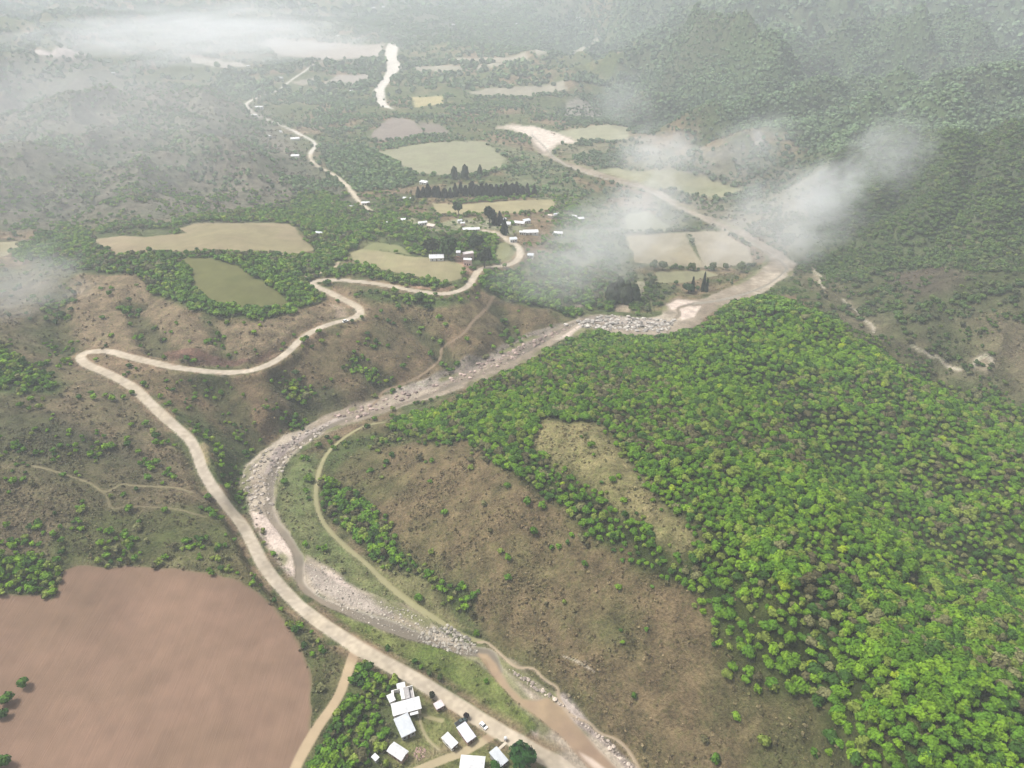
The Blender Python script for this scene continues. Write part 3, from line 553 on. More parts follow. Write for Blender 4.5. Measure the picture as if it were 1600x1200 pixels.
def merge(tmps, pos, sxy, sz, col, name, mat, vari=.0):
    """one object out of many placed copies of the templates"""
    Vs = []; Fs = []; Cs = []; off = 0; kk = rng.integers(0, len(tmps), len(pos)); yaw = rng.random(len(pos))*6.28
    for t, (v, f) in enumerate(tmps):
        m = kk == t; n = m.sum()
        if not n: continue
        c, s = np.cos(yaw[m])[:, None], np.sin(yaw[m])[:, None]
        x = (v[:, 0]*c-v[:, 1]*s)*sxy[m][:, None]; y = (v[:, 0]*s+v[:, 1]*c)*sxy[m][:, None]; z = v[:, 2][None]*sz[m][:, None]
        Vs.append((np.stack([x, y, z], -1)+pos[m][:, None]).reshape(-1, 3))
        Fs.append((f[None]+(np.arange(n)*len(v))[:, None, None]+off).reshape(-1, 4)); off += n*len(v)
        cl = np.repeat(col[m][:, None], len(v), 1)
        if vari: cl = cl*(1+vari*(rng.random((n, len(v), 1))-.5))
        Cs.append(cl.reshape(-1, 3))
    o = add_mesh(name, np.vstack(Vs), np.vstack(Fs), mat, False, np.vstack(Cs)); return o

PAL = np.array([lin(117, 152, 34, .68), lin(103, 142, 32, .67), lin(89, 130, 32, .65), lin(70, 107, 36, .58), lin(130, 147, 60, .66), lin(140, 140, 92, .56), lin(112, 108, 72, .52), lin(160, 182, 40, .62)])
def pick_cols(x, y, n, dry=0.0):
    a = fbm(x, y, 60, 3, 77); r = rng.random(n)+(a-.5)*.9+dry
    idx = np.select([r < .14, r < .40, r < .64, r < .76, r < .93, r < .985], [0, 1, 2, 3, 4, 5], 6)
    c = PAL[idx]*(.82+.36*rng.random(n))[:, None]
    y_ = rng.random(n) < .006; c[y_] = PAL[7]
    return c, idx
def candidates(y0, y1, sp, jit=.8):
    ny = int((y1-y0)/sp); Y, X = [], []
    for r in range(ny):
        y = y0+r*sp; xm = .80*(y+156)
        xs = np.arange(-xm, xm, sp)+(r % 2)*sp*.5; X.append(xs); Y.append(np.full(len(xs), y))
    X = np.concatenate(X); Y = np.concatenate(Y)
    X = X+(rng.random(len(X))-.5)*sp*jit; Y = Y+(rng.random(len(Y))-.5)*sp*jit
    z = samp(GZ, X, Y); Pp = np.stack([X, Y, z], -1); px, py, zc = proj(Pp)
    m = (px > -90) & (px < 1690) & (py > -60) & (py < 1290); return Pp[m], px[m], py[m], zc[m]
ZB = samp  # nearest-zone lookup
def zone_at(x, y):
    i, j = lat(x, y); return ZONE[np.round(j).astype(int), np.round(i).astype(int)]
HOUSE_CLR = []   # pixel circles kept free of trees: x, y, r
for s in "632,1092,26 632,1135,20 622,1177,18 731,1145,19 703,1160,15 687,1099,10 589,1183,8 738,1192,26 779,1183,18 720,1128,12 755,1136,9 790,1156,4".split(): HOUSE_CLR.append([float(v) for v in s.split(',')])
HC = np.array(HOUSE_CLR)
def clear_px(px, py):
    m = np.ones(len(px), bool)
    for x, y, r in HC: m &= np.hypot(px-x, py-y) > r
    return m
TN = [crown_template(100+k, 330, .125) for k in range(8)]
TM = [crown_template(200+k, 110, .21) for k in range(6)]
TF = [crown_template(300+k, 34, .36, blobs=5) for k in range(6)]
TV = [crown_template(400+k, 16, .5, blobs=4) for k in range(6)]
TS_ = [crown_template(500+k, 14, .5, core=False, blobs=3) for k in range(6)]

TREES = []      # position, radius, colour
near_objs = None
def band(y0, y1, sp, r0, r1, tmps, name, label, tf=1.0, dry=0, vmul=1.0, zmax=None):
    p, px, py, zc = candidates(y0, y1, sp)
    d = samp(TREE, p[:, 0], p[:, 1])*tf; cl = fbm(p[:, 0], p[:, 1], 16 if y0 < 900 else 60, 3, 91)
    prob = np.where(d > .62, 1, np.clip(d*1.0+(cl-.5)*4.0*np.minimum(d*2.2, 1)*(1-d), 0, 1))
    m = (rng.random(len(p)) < prob) & (d > .004) & clear_px(px, py)
    p, px, py, zc, dd = p[m], px[m], py[m], zc[m], d[m]; n = len(p)
    sz_n = fbm(p[:, 0], p[:, 1], 25, 2, 15)
    r = r0+(r1-r0)*np.clip(rng.random(n)**1.6*.8+(sz_n-.4)*.9, 0, 1); r *= np.where(dd < .5, .8, 1)
    c, idx = pick_cols(p[:, 0], p[:, 1], n, dry); tn = samp(TONE, p[:, 0], p[:, 1])[:, None]*.62; c = c*(1-tn)+lin(84, 98, 62, .46)*tn*(.75+.5*rng.random(n))[:, None]
    hz = r*rng.uniform(.75, 1.15, n)
    return dict(p=p, px=px, py=py, zc=zc, r=r, c=c, idx=idx, h=hz)
def stuff(b, sel, tmps, name, label, cat, lift=.75, vari=.25):
    pos = b['p'][sel].copy(); pos[:, 2] += b['h'][sel]*lift
    o = merge(tmps, pos, b['r'][sel], b['h'][sel], b['c'][sel], name, M_leaf, vari)
    o['kind'] = 'stuff'; o['label'] = label; o['category'] = cat; return o
b1 = band(70, 470, 3.15, 1.35, 3.3, None, None, None)
b2 = band(470, 900, 4.0, 1.9, 3.8, None, None, None)
b3 = band(900, 1700, 6.4, 2.6, 5.4, None, None, None, dry=.1)
b4 = band(1700, 3600, 13.5, 4.5, 10, None, None, None, dry=.15)
b5 = band(3600, 7000, 42, 12, 26, None, None, None, dry=.15)
# farther trees mixed towards a paler grey green
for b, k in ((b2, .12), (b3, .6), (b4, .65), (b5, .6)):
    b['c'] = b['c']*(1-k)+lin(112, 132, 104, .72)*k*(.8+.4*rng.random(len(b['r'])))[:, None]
    if b is not b2: b['c'] *= (1+.35*samp(CREST, b['p'][:, 0], b['p'][:, 1]))[:, None]  # crest highlight painted into the crown colour to bring out the relief
def view_size(b): return b['r']/b['zc']*FPX
inv = (b1['px'] > 4) & (b1['px'] < 1596) & (b1['py'] > 4) & (b1['py'] < 1196)
score = np.where(inv, view_size(b1), 0)
ind = np.zeros(len(score), bool); ind[np.argsort(-score)[:288]] = True
# the wood on the hill is split from the scattered trees of the other places for the masks
hill = polyd(at(*P(HILL).T)[:, :2], 5); hs_ = samp(hill, b1['p'][:, 0], b1['p'][:, 1]) > 0
stuff(b1, ~ind & hs_, TN[:6], 'forest', 'dense bright green forest covering the hill right of the river', 'forest')
stuff(b1, ~ind & ~hs_, TM, 'woodland', 'patches of green bushy trees between road, houses and river', 'woodland')
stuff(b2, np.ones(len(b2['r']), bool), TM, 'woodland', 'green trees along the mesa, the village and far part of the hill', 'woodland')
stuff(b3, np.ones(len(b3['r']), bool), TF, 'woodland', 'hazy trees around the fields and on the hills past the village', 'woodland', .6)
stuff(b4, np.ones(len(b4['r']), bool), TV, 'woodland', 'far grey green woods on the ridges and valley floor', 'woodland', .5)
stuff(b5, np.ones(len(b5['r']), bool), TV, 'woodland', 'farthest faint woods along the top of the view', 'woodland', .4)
print('trees', [len(b['r']) for b in (b1, b2, b3, b4, b5)])

# scrub and dry grass tufts
SPAL = np.array([lin(150, 128, 98, .6), lin(122, 108, 76, .55), lin(96, 98, 56, .5), lin(80, 92, 46, .5), lin(168, 150, 114, .62), lin(104, 86, 66, .5)])
def scrub(y0, y1, sp, r0, r1, f, name, label):
    p, px, py, zc = candidates(y0, y1, sp)
    d = samp(SCRUB, p[:, 0], p[:, 1]); cl = fbm(p[:, 0], p[:, 1], 12, 3, 191)
    m = (rng.random(len(p)) < d*f*np.clip((cl-.38)*5, .12, 1.3)) & clear_px(px, py)
    p = p[m]; n = len(p); a = fbm(p[:, 0], p[:, 1], 40, 3, 78)
    base = samp(CC, p[:, 0], p[:, 1]); idx = np.clip((rng.random(n)*.8+(a-.35)*1.2)*6, 0, 5).astype(int)
    c = (base*.7+SPAL[idx]*.3)*(1.0+.5*rng.random(n))[:, None]
    r = r0+(r1-r0)*rng.random(n)**2.2
    b = dict(p=p, r=r, h=r*rng.uniform(.6, 1.1, n), c=c)
    print(name, n); return stuff(b, np.ones(n, bool), TS_, name, label, 'scrub', .35, .3)
scrub(70, 330, 1.3, .25, .95, .7, 'scrub', 'dry brown and green scrub on the near slopes')
scrub(330, 760, 2.2, .35, 1.15, .5, 'scrub', 'dry scrub on the slopes along the middle road')
scrub(760, 1500, 7, 1.2, 3.2, .8, 'scrub', 'hazy scrub beyond the village')

# individual trees: trunk and crown under an Empty at the foot
def mesh_only(name, v, f, mat, smooth_=False):
    o = add_mesh(name, v, f, mat, smooth_); me = o.data; bpy.data.objects.remove(o); me.name = name; return me
def trunk_mesh(seed):
    g = np.random.default_rng(seed); v = []; f = []
    def tube(p0, p1, r0, r1, n=6):
        p0 = np.array(p0, float); p1 = np.array(p1, float); d = p1-p0; d /= np.linalg.norm(d); a = np.cross(d, [.3, .9, .1]); a /= np.linalg.norm(a); b_ = np.cross(d, a); s = len(v)
        for p, r in ((p0, r0), (p1, r1)):
            for k in range(n): t = 6.283*k/n; v.append(p+(a*math.cos(t)+b_*math.sin(t))*r)
        for k in range(n): f.append([s+k, s+(k+1) % n, s+n+(k+1) % n, s+n+k])
    top = np.array([g.uniform(-.1, .1), g.uniform(-.1, .1), .55])
    tube((0, 0, -.25), top, .09, .06)
    for k in range(4):
        a = k*1.57+g.random(); tube(top*.9, top+np.array([math.cos(a)*.5, math.sin(a)*.5, .5]), .045, .015, 5)
    return np.array(v), np.array(f)
TRUNKS = [mesh_only('trunk', *trunk_mesh(k), M_bark) for k in range(3)]
CROWNS = [mesh_only('crown', v, f, M_leafo) for v, f in TN]
def tree_obj(pos, r, h, col, label, group=None, name='broadleaf_tree', crown=None, cat='tree', lift=.75):
    e = bpy.data.objects.new(name, None); COL.objects.link(e); e.location = pos; e.rotation_euler = (0, 0, random.random()*6.28); e.empty_display_size = .5
    e['label'] = label; e['category'] = cat
    if group: e['group'] = group
    t = bpy.data.objects.new('trunk', random.choice(TRUNKS)); COL.objects.link(t); t.parent = e; t.scale = (r, r, h*.75+lift*h*.3)
    c = bpy.data.objects.new('crown', crown or random.choice(CROWNS)); COL.objects.link(c); c.parent = e; c.location = (0, 0, h*lift); c.scale = (r, r, h); c.color = (*col, 1)
    return e
KIND = ['bright yellow green', 'fresh green', 'mid green', 'dark green', 'pale olive green', 'dusty grey olive', 'brownish half bare', 'mid green']
for i in np.nonzero(ind)[0]:
    x, y = b1['px'][i], b1['py'][i]; k = int(b1['idx'][i]); big = b1['r'][i] > 3.1
    if hs_[i]:
        inner = samp(hill, *b1['p'][i][:2])
        where = ('in the bottom right corner of the forest' if x > 1400 and y > 1050 else 'near the right edge of the forest' if x > 1480 else 'at the forest edge above the brown slope' if inner < 12 and x < 1350
            else 'in the forest along the right side of the tan clearing' if x < 1180 and y < 950 else 'in the forest interior up towards the ridge' if y < 850 else 'deep in the forest just below its upper half' if y < 980 else 'in the lower part of the forest'); g_ = 'forest'
    elif x < 470 and y > 820: where = 'at the edge of the pink ploughed field' if x < 400 or y > 900 else 'on the scrubby slope above the ploughed field'; g_ = 'field'
    elif x < 700 and y > 1020: where = 'in the thicket beside the white roofed houses'; g_ = 'thicket'
    elif x < 760: where = 'on the riverside slope by the grassy track'; g_ = 'track'
    else: where = 'standing alone on the brown slope below the forest'; g_ = 'slope'
    lab = ('large ' if big else 'small ')+KIND[k]+' tree '+where
    tree_obj(b1['p'][i], b1['r'][i], b1['h'][i], b1['c'][i], lab, lab.replace(' tree ', ' trees '))
# trees that stand out by themselves: x, y of the foot, radius, height, colour, label
def special(px, py, r, h, col, label, lift=.75, crown=None, name='broadleaf_tree', group=None):
    return tree_obj(at1(px, py), r, h, col, label, group, name, crown, 'tree', lift)
special(820, 1196, 6.2, 5.6, lin(48, 92, 32, .5), 'huge round dark green tree beside the road at the bottom edge', .9)
special(777, 1203, 3.0, 3.0, lin(58, 104, 26, .5), 'dark green bush between the two lowest roofs', .5)
special(655, 940, 2.5, 2.8, lin(104, 150, 36, .55), 'round bright green tree alone on the grassy riverbank')
special(745, 992, 1.9, 2.0, lin(104, 140, 40, .55), 'small green tree at the foot trail above the boulders')
special(688, 1062, 1.7, 1.8, lin(84, 104, 50, .5), 'dark small tree on the verge across the road from the houses')
special(670, 1054, 1.4, 1.6, lin(96, 116, 60, .5), 'pale small tree on the verge opposite the biggest roof')
special(676, 1090, 1.7, 2.0, lin(50, 58, 32, .5), 'very dark tree beside the small pinkish shed')
special(730, 1121, 1.5, 1.7, lin(52, 44, 42, .5), 'dark brown bush at the roadside by the parked pickup')
special(40, 1072, 2.7, 3.0, lin(92, 136, 42, .52), 'round green tree standing inside the pink ploughed field')
special(12, 1098, 3.2, 3.0, lin(88, 130, 42, .52), 'broad green tree at the left edge of the ploughed field')
special(6, 1120, 2.6, 2.4, lin(74, 110, 44, .5), 'lower dark tree at the left edge of the ploughed field')
special(8, 1195, 3.0, 3.0, lin(78, 120, 34, .5), 'green tree in the bottom left corner of the field')
special(484, 752, 3.2, 2.8, lin(108, 142, 40, .55), 'bright green tree between the river bend and the grassy track')
special(462, 585, 3, 2.4, lin(84, 110, 56, .5), 'green bush under the middle road on the brown slope')
special(655, 472, 5.2, 5.2, lin(78, 108, 56, .5), 'big green tree just below the road near the village')
special(670, 484, 3.8, 3.2, lin(72, 96, 54, .5), 'dark tree downhill of the big roadside tree')
special(716, 337, 6.4, 8.5, lin(62, 92, 50, .48), 'tall round dark tree standing before the long pale field', 1.0)
special(765, 350, 8.5, 11, lin(44, 66, 44, .45), 'broad very dark tree above the village houses', .9)
special(700, 402, 10, 12, lin(66, 92, 50, .48), 'big spreading tree behind the long white building', .8)
special(676, 400, 8, 11, lin(72, 84, 60, .46), 'grey green tall tree left of the big spreading tree', .8)
special(742, 392, 10, 9, lin(52, 72, 46, .45), 'dark tree above the pink church like building', .8)
special(757, 418, 8, 11, lin(62, 72, 56, .46), 'dark grey tree right of the pink building', .8)
special(1076, 458, 6.5, 6, lin(60, 92, 52, .48), 'round dark tree beside the cypresses near the river')
for k, (x, y, r) in enumerate(((1021, 421, 5), (1036, 422, 5), (1079, 422, 4.5), (1113, 421, 4.5), (1133, 421, 4), (1158, 425, 5.5))):
    special(x, y, r, r*1.15, lin(104, 122, 66, .5), ['first round tree from the left along the field edge by the river', 'second round tree from the left along the field edge by the river', 'third round tree from the left along the field edge by the river', 'fourth round tree from the left along the field edge by the river', 'fifth round tree from the left along the field edge by the river', 'last and largest round tree of the field edge, nearest the river'][k], group='trees along the field edge by the river')
def column_template(seed, n=90, leaf=.16, pointed=True):
    g = np.random.default_rng(seed); z = g.random(n); w = (1-z**1.6)*.95+.08 if pointed else np.sin(np.clip(z*.93+.07, 0, 1)*math.pi)**.5
    a = g.random(n)*6.283; p = np.stack([np.cos(a)*w, np.sin(a)*w, z*2], -1); d = np.stack([np.cos(a), np.sin(a), np.full(n, .5)], -1)+g.normal(size=(n, 3))*.3
    d /= np.linalg.norm(d, axis=1, keepdims=True); t = np.cross(d, g.normal(size=(n, 3))); t /= np.linalg.norm(t, axis=1, keepdims=True); b_ = np.cross(d, t)
    s = leaf*g.uniform(.8, 2.0, n)[:, None]; q = np.stack([p-t*s-b_*s, p+t*s-b_*s, p+t*s+b_*s, p-t*s+b_*s], 1).reshape(-1, 3); v = [q]; f = [np.arange(n*4).reshape(-1, 4)]
    zz = np.linspace(0, 1, 6); ww = ((1-zz**1.6)*.95+.05 if pointed else np.sin(np.clip(zz*.93+.07, 0, 1)*math.pi)**.5)*.8; th = np.linspace(0, 6.283, 7)[:6]
    c = np.stack([np.cos(th)[None]*ww[:, None], np.sin(th)[None]*ww[:, None], np.repeat(zz[:, None]*1.95, 6, 1)], -1).reshape(-1, 3); v.append(c)
    f.append(np.array([[r*6+i, r*6+(i+1) % 6, (r+1)*6+(i+1) % 6, (r+1)*6+i] for r in range(5) for i in range(6)])+n*4)
    return np.vstack(v), np.vstack(f)
CYP = [mesh_only('crown', *column_template(k), M_leafo) for k in range(3)]
POP = [mesh_only('crown', *column_template(9+k, 120, .2, False), M_leafo) for k in range(3)]
row = [(655+8.1*k+random.uniform(-2, 2), 309-.18*k+random.uniform(-1.5, 1.5), random.uniform(3.2, 5.0), random.uniform(5.2, 8)) for k in range(23)]
for k, (x, y, r, h) in enumerate(row):
    tree_obj(at1(x, y), r, h, lin(50, 58, 44, .42)*random.uniform(.85, 1.15), 'dark cypress in the long row behind the village', 'cypresses in the long row behind the village', 'cypress', random.choice(CYP+POP), lift=.12)
for x, y, r, h, c, l, cr_ in ((710, 280, 4.2, 7.5, (88, 100, 78), 'left one of the three tall thin trees in front of the big pale field', POP), (727, 280, 4.8, 8.2, (84, 98, 76), 'middle and tallest of the three tall thin trees before the big pale field', POP), (750, 277, 3.2, 7, (96, 112, 86), 'right and thinnest of the three tall trees before the big pale field', POP),
        (1081, 455, 2.2, 6.5, (48, 66, 44), 'shorter cypress beside the round dark tree near the river', CYP), (1098, 455, 2.2, 8.5, (48, 66, 44), 'tallest cypress of the pair on the riverside terrace', CYP), (1103, 457, 2, 6, (56, 74, 50), 'short cypress on the riverside terrace, nearest the field trees', CYP),
        (773, 352, 3.2, 7, (42, 56, 42), 'pointed cypress directly right of the broad very dark tree', CYP), (781, 352, 3.6, 7, (46, 56, 46), 'pointed cypress nearest the village roofs', CYP), (788, 366, 4, 7, (50, 66, 50), 'small dark conifer below the village roofs', CYP),
        (955, 472, 5, 8, (88, 100, 74), 'leftmost grey green poplar of the clump above the river bend', POP), (966, 470, 5.5, 9.5, (84, 98, 70), 'tallest poplar of the clump above the river bend', POP), (978, 474, 5, 9, (92, 104, 76), 'third poplar of the clump above the river bend', POP), (990, 474, 5, 7.5, (80, 98, 64), 'rightmost poplar of the clump above the river bend', POP)):
    tree_obj(at1(x, y), r, h, lin(*c, .45), l, 'three tall trees before the pale field' if y < 285 else 'cypresses of the village' if cr_ is CYP else 'poplars above the river bend', 'cypress' if cr_ is CYP else 'poplar', random.choice(cr_), lift=.12)

# ------------------------------------------------------------------ boulders
def rocks(n, label, poly, r0, r1, col, seed):
    g = np.random.default_rng(seed); pw = at(*P(poly).T); lo, hi = pw.min(0), pw.max(0); X = g.uniform(lo[0], hi[0], n*6); Y = g.uniform(lo[1], hi[1], n*6)
    c = np.vstack([pw, pw[:1]]); ins = np.zeros(len(X), bool)
    for p, q in zip(c[:-1], c[1:]):
        ins ^= ((p[1] > Y) != (q[1] > Y)) & (X < (q[0]-p[0])*(Y-p[1])/(q[1]-p[1]+1e-12)+p[0])
    X, Y = X[ins][:n], Y[ins][:n]; z = samp(GZ, X, Y)
    tm = []
    for k in range(5):
        m_, r_ = 6, 4; th = np.linspace(0, 6.283, 7)[:6]; ph = np.linspace(-1.1, 1.4, r_)
        s_ = np.stack([np.cos(ph)[:, None]*np.cos(th), np.cos(ph)[:, None]*np.sin(th), np.sin(ph)[:, None]*np.ones(m_)*.65], -1).reshape(-1, 3)*g.uniform(.75, 1.2, (24, 1))
        f = [[r*m_+i, r*m_+(i+1) % m_, (r+1)*m_+(i+1) % m_, (r+1)*m_+i] for r in range(r_-1) for i in range(m_)]+[[18, 19, 20, 21], [18, 21, 22, 23]]
        tm.append((s_, np.array(f)))
    r = r0+(r1-r0)*g.random(len(X))**5*1.5; cols = lin(*col, .72)*g.uniform(.4, 1.3, (len(X), 1))
    o = merge(tm, np.stack([X, Y, z+r*.2], -1), r, r*g.uniform(.7, 1.2, len(X)), cols, 'boulders', M_rock); o['kind'] = 'stuff'; o['label'] = label; o['category'] = 'boulders'
M_rock, t_, b_r = new_mat('pale_rock', .9, .2)
_a = N(t_, 'ShaderNodeAttribute', attribute_name='Col'); _n = N(t_, 'ShaderNodeTexNoise', Scale=2.5, Detail=4); _m = N(t_, 'ShaderNodeMapRange'); _m.inputs[3].default_value = .7; _m.inputs[4].default_value = 1.2
_g = N(t_, 'ShaderNodeNewGeometry'); t_.links.new(_g.outputs['Position'], _n.inputs['Vector']); _v = N(t_, 'ShaderNodeVectorMath', operation='SCALE')
t_.links.new(_n.outputs[0], _m.inputs[0]); t_.links.new(_a.outputs['Color'], _v.inputs[0]); t_.links.new(_m.outputs[0], _v.inputs['Scale']); t_.links.new(_v.outputs[0], b_r.inputs['Base Color'])
rocks(480, 'pale stones heaped at the lower end of the gravel bar', "660,985 700,975 735,1000 748,1015 740,1024 700,1018 650,1000", .2, .8, (180, 172, 158), 1)
rocks(900, 'pale stones strewn over the long gravel bar', "480,880 520,888 580,935 640,955 680,985 640,995 560,968 490,930", .15, .5, (196, 186, 170), 2)
rocks(800, 'grey and white boulders in the river bend', "378,745 420,700 460,680 500,665 520,655 500,680 455,712 428,760 425,810 400,815 385,790", .2, 1.0, (196, 184, 170), 3)
rocks(900, 'rocky ledges and boulders in the upper river', "520,650 600,622 700,592 780,555 860,520 900,508 850,535 780,575 700,605 600,640 540,660", .3, 1.5, (190, 168, 156), 4)
rocks(700, 'pale rocks where the river widens below the fields', "880,508 940,492 1030,498 1060,500 1040,520 950,516", .4, 1.8, (204, 196, 186), 5)
rocks(160, 'heap of broken pinkish bricks by the house hidden among trees', '649,1168 662,1166 668,1180 655,1188 645,1180', .12, .4, (190, 160, 146), 9)
rocks(900, 'boulders along the right bank of the lower river', "790,1042 830,1062 870,1092 905,1125 960,1165 1000,1215 970,1190 930,1150 880,1105 830,1075", .2, .8, (204, 188, 172), 6)

# ------------------------------------------------------------------ houses
def plain(name, col, rough=.8, scale=1.5, amt=.12, wave=None, spec=.2):
    m, t, b = new_mat(name, rough, spec); n = N(t, 'ShaderNodeTexNoise', Scale=scale, Detail=5, Roughness=.65)
    c = N(t, 'ShaderNodeTexCoord'); t.links.new(c.outputs['Object'], n.inputs['Vector']); r = N(t, 'ShaderNodeValToRGB')
    r.color_ramp.elements[0].position = .3; r.color_ramp.elements[1].position = .7
    r.color_ramp.elements[0].color = (*[v*(1-amt*1.6) for v in col], 1); r.color_ramp.elements[1].color = (*[min(.9, v*(1+amt)) for v in col], 1)
    t.links.new(n.outputs[0], r.inputs[0]); t.links.new(r.outputs[0], b.inputs['Base Color'])
    if wave:
        w = N(t, 'ShaderNodeTexWave', Scale=wave, Distortion=.2); t.links.new(c.outputs['Object'], w.inputs['Vector'])
        bp = N(t, 'ShaderNodeBump', Strength=.6, Distance=.06); t.links.new(w.outputs[0], bp.inputs['Height']); t.links.new(bp.outputs[0], b.inputs['Normal'])
    return m
ROOF = {'white': plain('white_sheet_roof', (.62, .62, .62), .5, .4, .2, 3.0), 'grey': plain('grey_sheet_roof', (.47, .49, .51), .5, .5, .1, 3.0), 'lilac': plain('zinc_sheet_roof', (.56, .55, .60), .45, .5, .08, 3.0),
        'pink': plain('weathered_slab', (.52, .46, .45), .85, .9, .15), 'slab': plain('concrete_slab', (.33, .31, .30), .9, .9, .18), 'tile': plain('faded_roof', (.5, .42, .36), .85, .8, .15)}
WALL = {'white': plain('white_plaster', (.66, .64, .6), .9, 1.2, .12), 'brick': plain('bare_brick', (.36, .24, .19), .95, 2, .2), 'cream': plain('cream_plaster', (.55, .48, .38), .9, 1.2, .12), 'grey': plain('grey_render', (.36, .35, .33), .9, 1.2, .15), 'rose': plain('rose_plaster', (.62, .46, .42), .9, 1.2, .12)}
M_door = plain('painted_door', (.12, .07, .045), .6); M_glass = plain('dark_window', (.03, .035, .04), .15, 1, .1, None, .5); M_frame = plain('pale_frame', (.6, .58, .54), .7)
def boxes(name, lst, mat, parent=None, bevel=0):
    v = []; f = []
    for (x0, x1, y0, y1, z0, z1) in lst:
        s = len(v); v += [(x0, y0, z0), (x1, y0, z0), (x1, y1, z0), (x0, y1, z0), (x0, y0, z1), (x1, y0, z1), (x1, y1, z1), (x0, y1, z1)]
        f += [(s, s+3, s+2, s+1), (s+4, s+5, s+6, s+7), (s, s+1, s+5, s+4), (s+1, s+2, s+6, s+5), (s+2, s+3, s+7, s+6), (s+3, s, s+4, s+7)]
    me = bpy.data.meshes.new(name); me.from_pydata(v, [], f); me.materials.append(mat); o = bpy.data.objects.new(name, me); COL.objects.link(o)
    if parent: o.parent = parent
    return o
def pmesh(name, v, f, mat, parent=None):
    me = bpy.data.meshes.new(name); me.from_pydata(v, [], f); me.materials.append(mat); o = bpy.data.objects.new(name, me); COL.objects.link(o)
    if parent: o.parent = parent
    return o
def empty(name, loc, yaw, label, cat, group=None):
    e = bpy.data.objects.new(name, None); COL.objects.link(e); e.location = loc; e.rotation_euler = (0, 0, yaw); e.empty_display_size = 1
    e['label'] = label; e['category'] = cat
    if group: e['group'] = group
    return e
def fit_rect(corners, lift):
    """photo pixels of the four roof corners -> centre, length, width, heading on the ground"""
    c = P(corners) if isinstance(corners, str) else corners; w = at(*c.T, lift=lift); ctr = w.mean(0)
    e1 = (w[1]-w[0]+w[2]-w[3])[:2]/2; e2 = (w[3]-w[0]+w[2]-w[1])[:2]/2; L, Wd = np.linalg.norm(e1), np.linalg.norm(e2)
    yaw = math.atan2(e1[1], e1[0]); g = float(samp(GZ, ctr[0], ctr[1])); return (ctr[0], ctr[1], g), L, Wd, yaw
def roof_mono(e, L, Wd, h, mat, over=.35, th=.12, tilt=.35):
    x, y = L/2+over, Wd/2+over
    v = [(-x, -y, h), (x, -y, h), (x, y, h+tilt), (-x, y, h+tilt)]; v = v+[(a, b, c+th) for a, b, c in v]
    return pmesh('roof', v, [(0, 3, 2, 1), (4, 5, 6, 7), (0, 1, 5, 4), (1, 2, 6, 5), (2, 3, 7, 6), (3, 0, 4, 7)], mat, e)
def roof_gable(e, L, Wd, h, mat, over=.35, th=.12, rise=.8, closed=True):
    x, y = L/2+over, Wd/2+over; v = []
    for s in (-x, x):
        v += [(s, -y, h), (s, 0, h+rise), (s, y, h), (s, -y, h+th), (s, 0, h+rise+th), (s, y, h+th)]
    f = [(0, 6, 7, 1), (1, 7, 8, 2), (3, 4, 10, 9), (4, 5, 11, 10), (0, 3, 9, 6), (2, 8, 11, 5), (0, 1, 4, 3), (1, 2, 5, 4), (6, 9, 10, 7), (7, 10, 11, 8)]
    return pmesh('roof', v, f, mat, e)
def house(corners, label, roof='white', wall='white', h=2.7, kind='mono', tilt=.35, group=None, name='house', detail=True, cat='house'):
    loc, L, Wd, yaw = fit_rect(corners, h); e = empty(name, loc, yaw, label, cat, group)
    L -= .5; Wd -= .5; wm = WALL[wall]
    wl = boxes('wall', [(-L/2, L/2, -Wd/2, Wd/2, -1.2, h)], wm, e)
    if kind == 'gable':
        rise = tilt; r = roof_gable(e, L, Wd, h+.01, ROOF[roof], rise=rise)
        for s in (-1, 1): pmesh('gable_end', [(s*L/2, -Wd/2, h), (s*L/2, Wd/2, h), (s*L/2, 0, h+rise), (s*(L/2-.15), -Wd/2, h), (s*(L/2-.15), Wd/2, h), (s*(L/2-.15), 0, h+rise)], [(0, 1, 2), (5, 4, 3), (0, 2, 5, 3), (1, 4, 5, 2)], wm, e)
    else: r = roof_mono(e, L, Wd, h+.01, ROOF[roof], tilt=tilt)
    if detail:
        # door and windows on every long side; the short sides have one window
        for s in (-1, 1):
            yy = s*Wd/2; a, b = (yy-.03, yy+.02) if s > 0 else (yy-.02, yy+.03); a, b = min(a, b), max(a, b)
            if s < 0: a, b = yy-.04, yy+.02
            else: a, b = yy-.02, yy+.04
            if s < 0: boxes('door', [(-.45, .45, a, b, 0, 2.05)], M_door, e)
            for k in (-.32, .32):
                w = boxes('window', [(k*L-.55, k*L+.55, a, b, .9, 1.95)], M_frame, e); a2, b2 = (a-.02, a) if s < 0 else (b, b+.02)
                boxes('pane', [(k*L-.47, k*L+.47, a2, b2, .98, 1.87)], M_glass, w)
            xx = s*L/2; a, b = (xx-.02, xx+.04) if s > 0 else (xx-.04, xx+.02)
            w = boxes('window', [(a, b, -.5, .5, .9, 1.95)], M_frame, e); a2, b2 = (b, b+.02) if s > 0 else (a-.02, a)
            boxes('pane', [(a2, b2, -.42, .42, .98, 1.87)], M_glass, w)
    return e, L, Wd
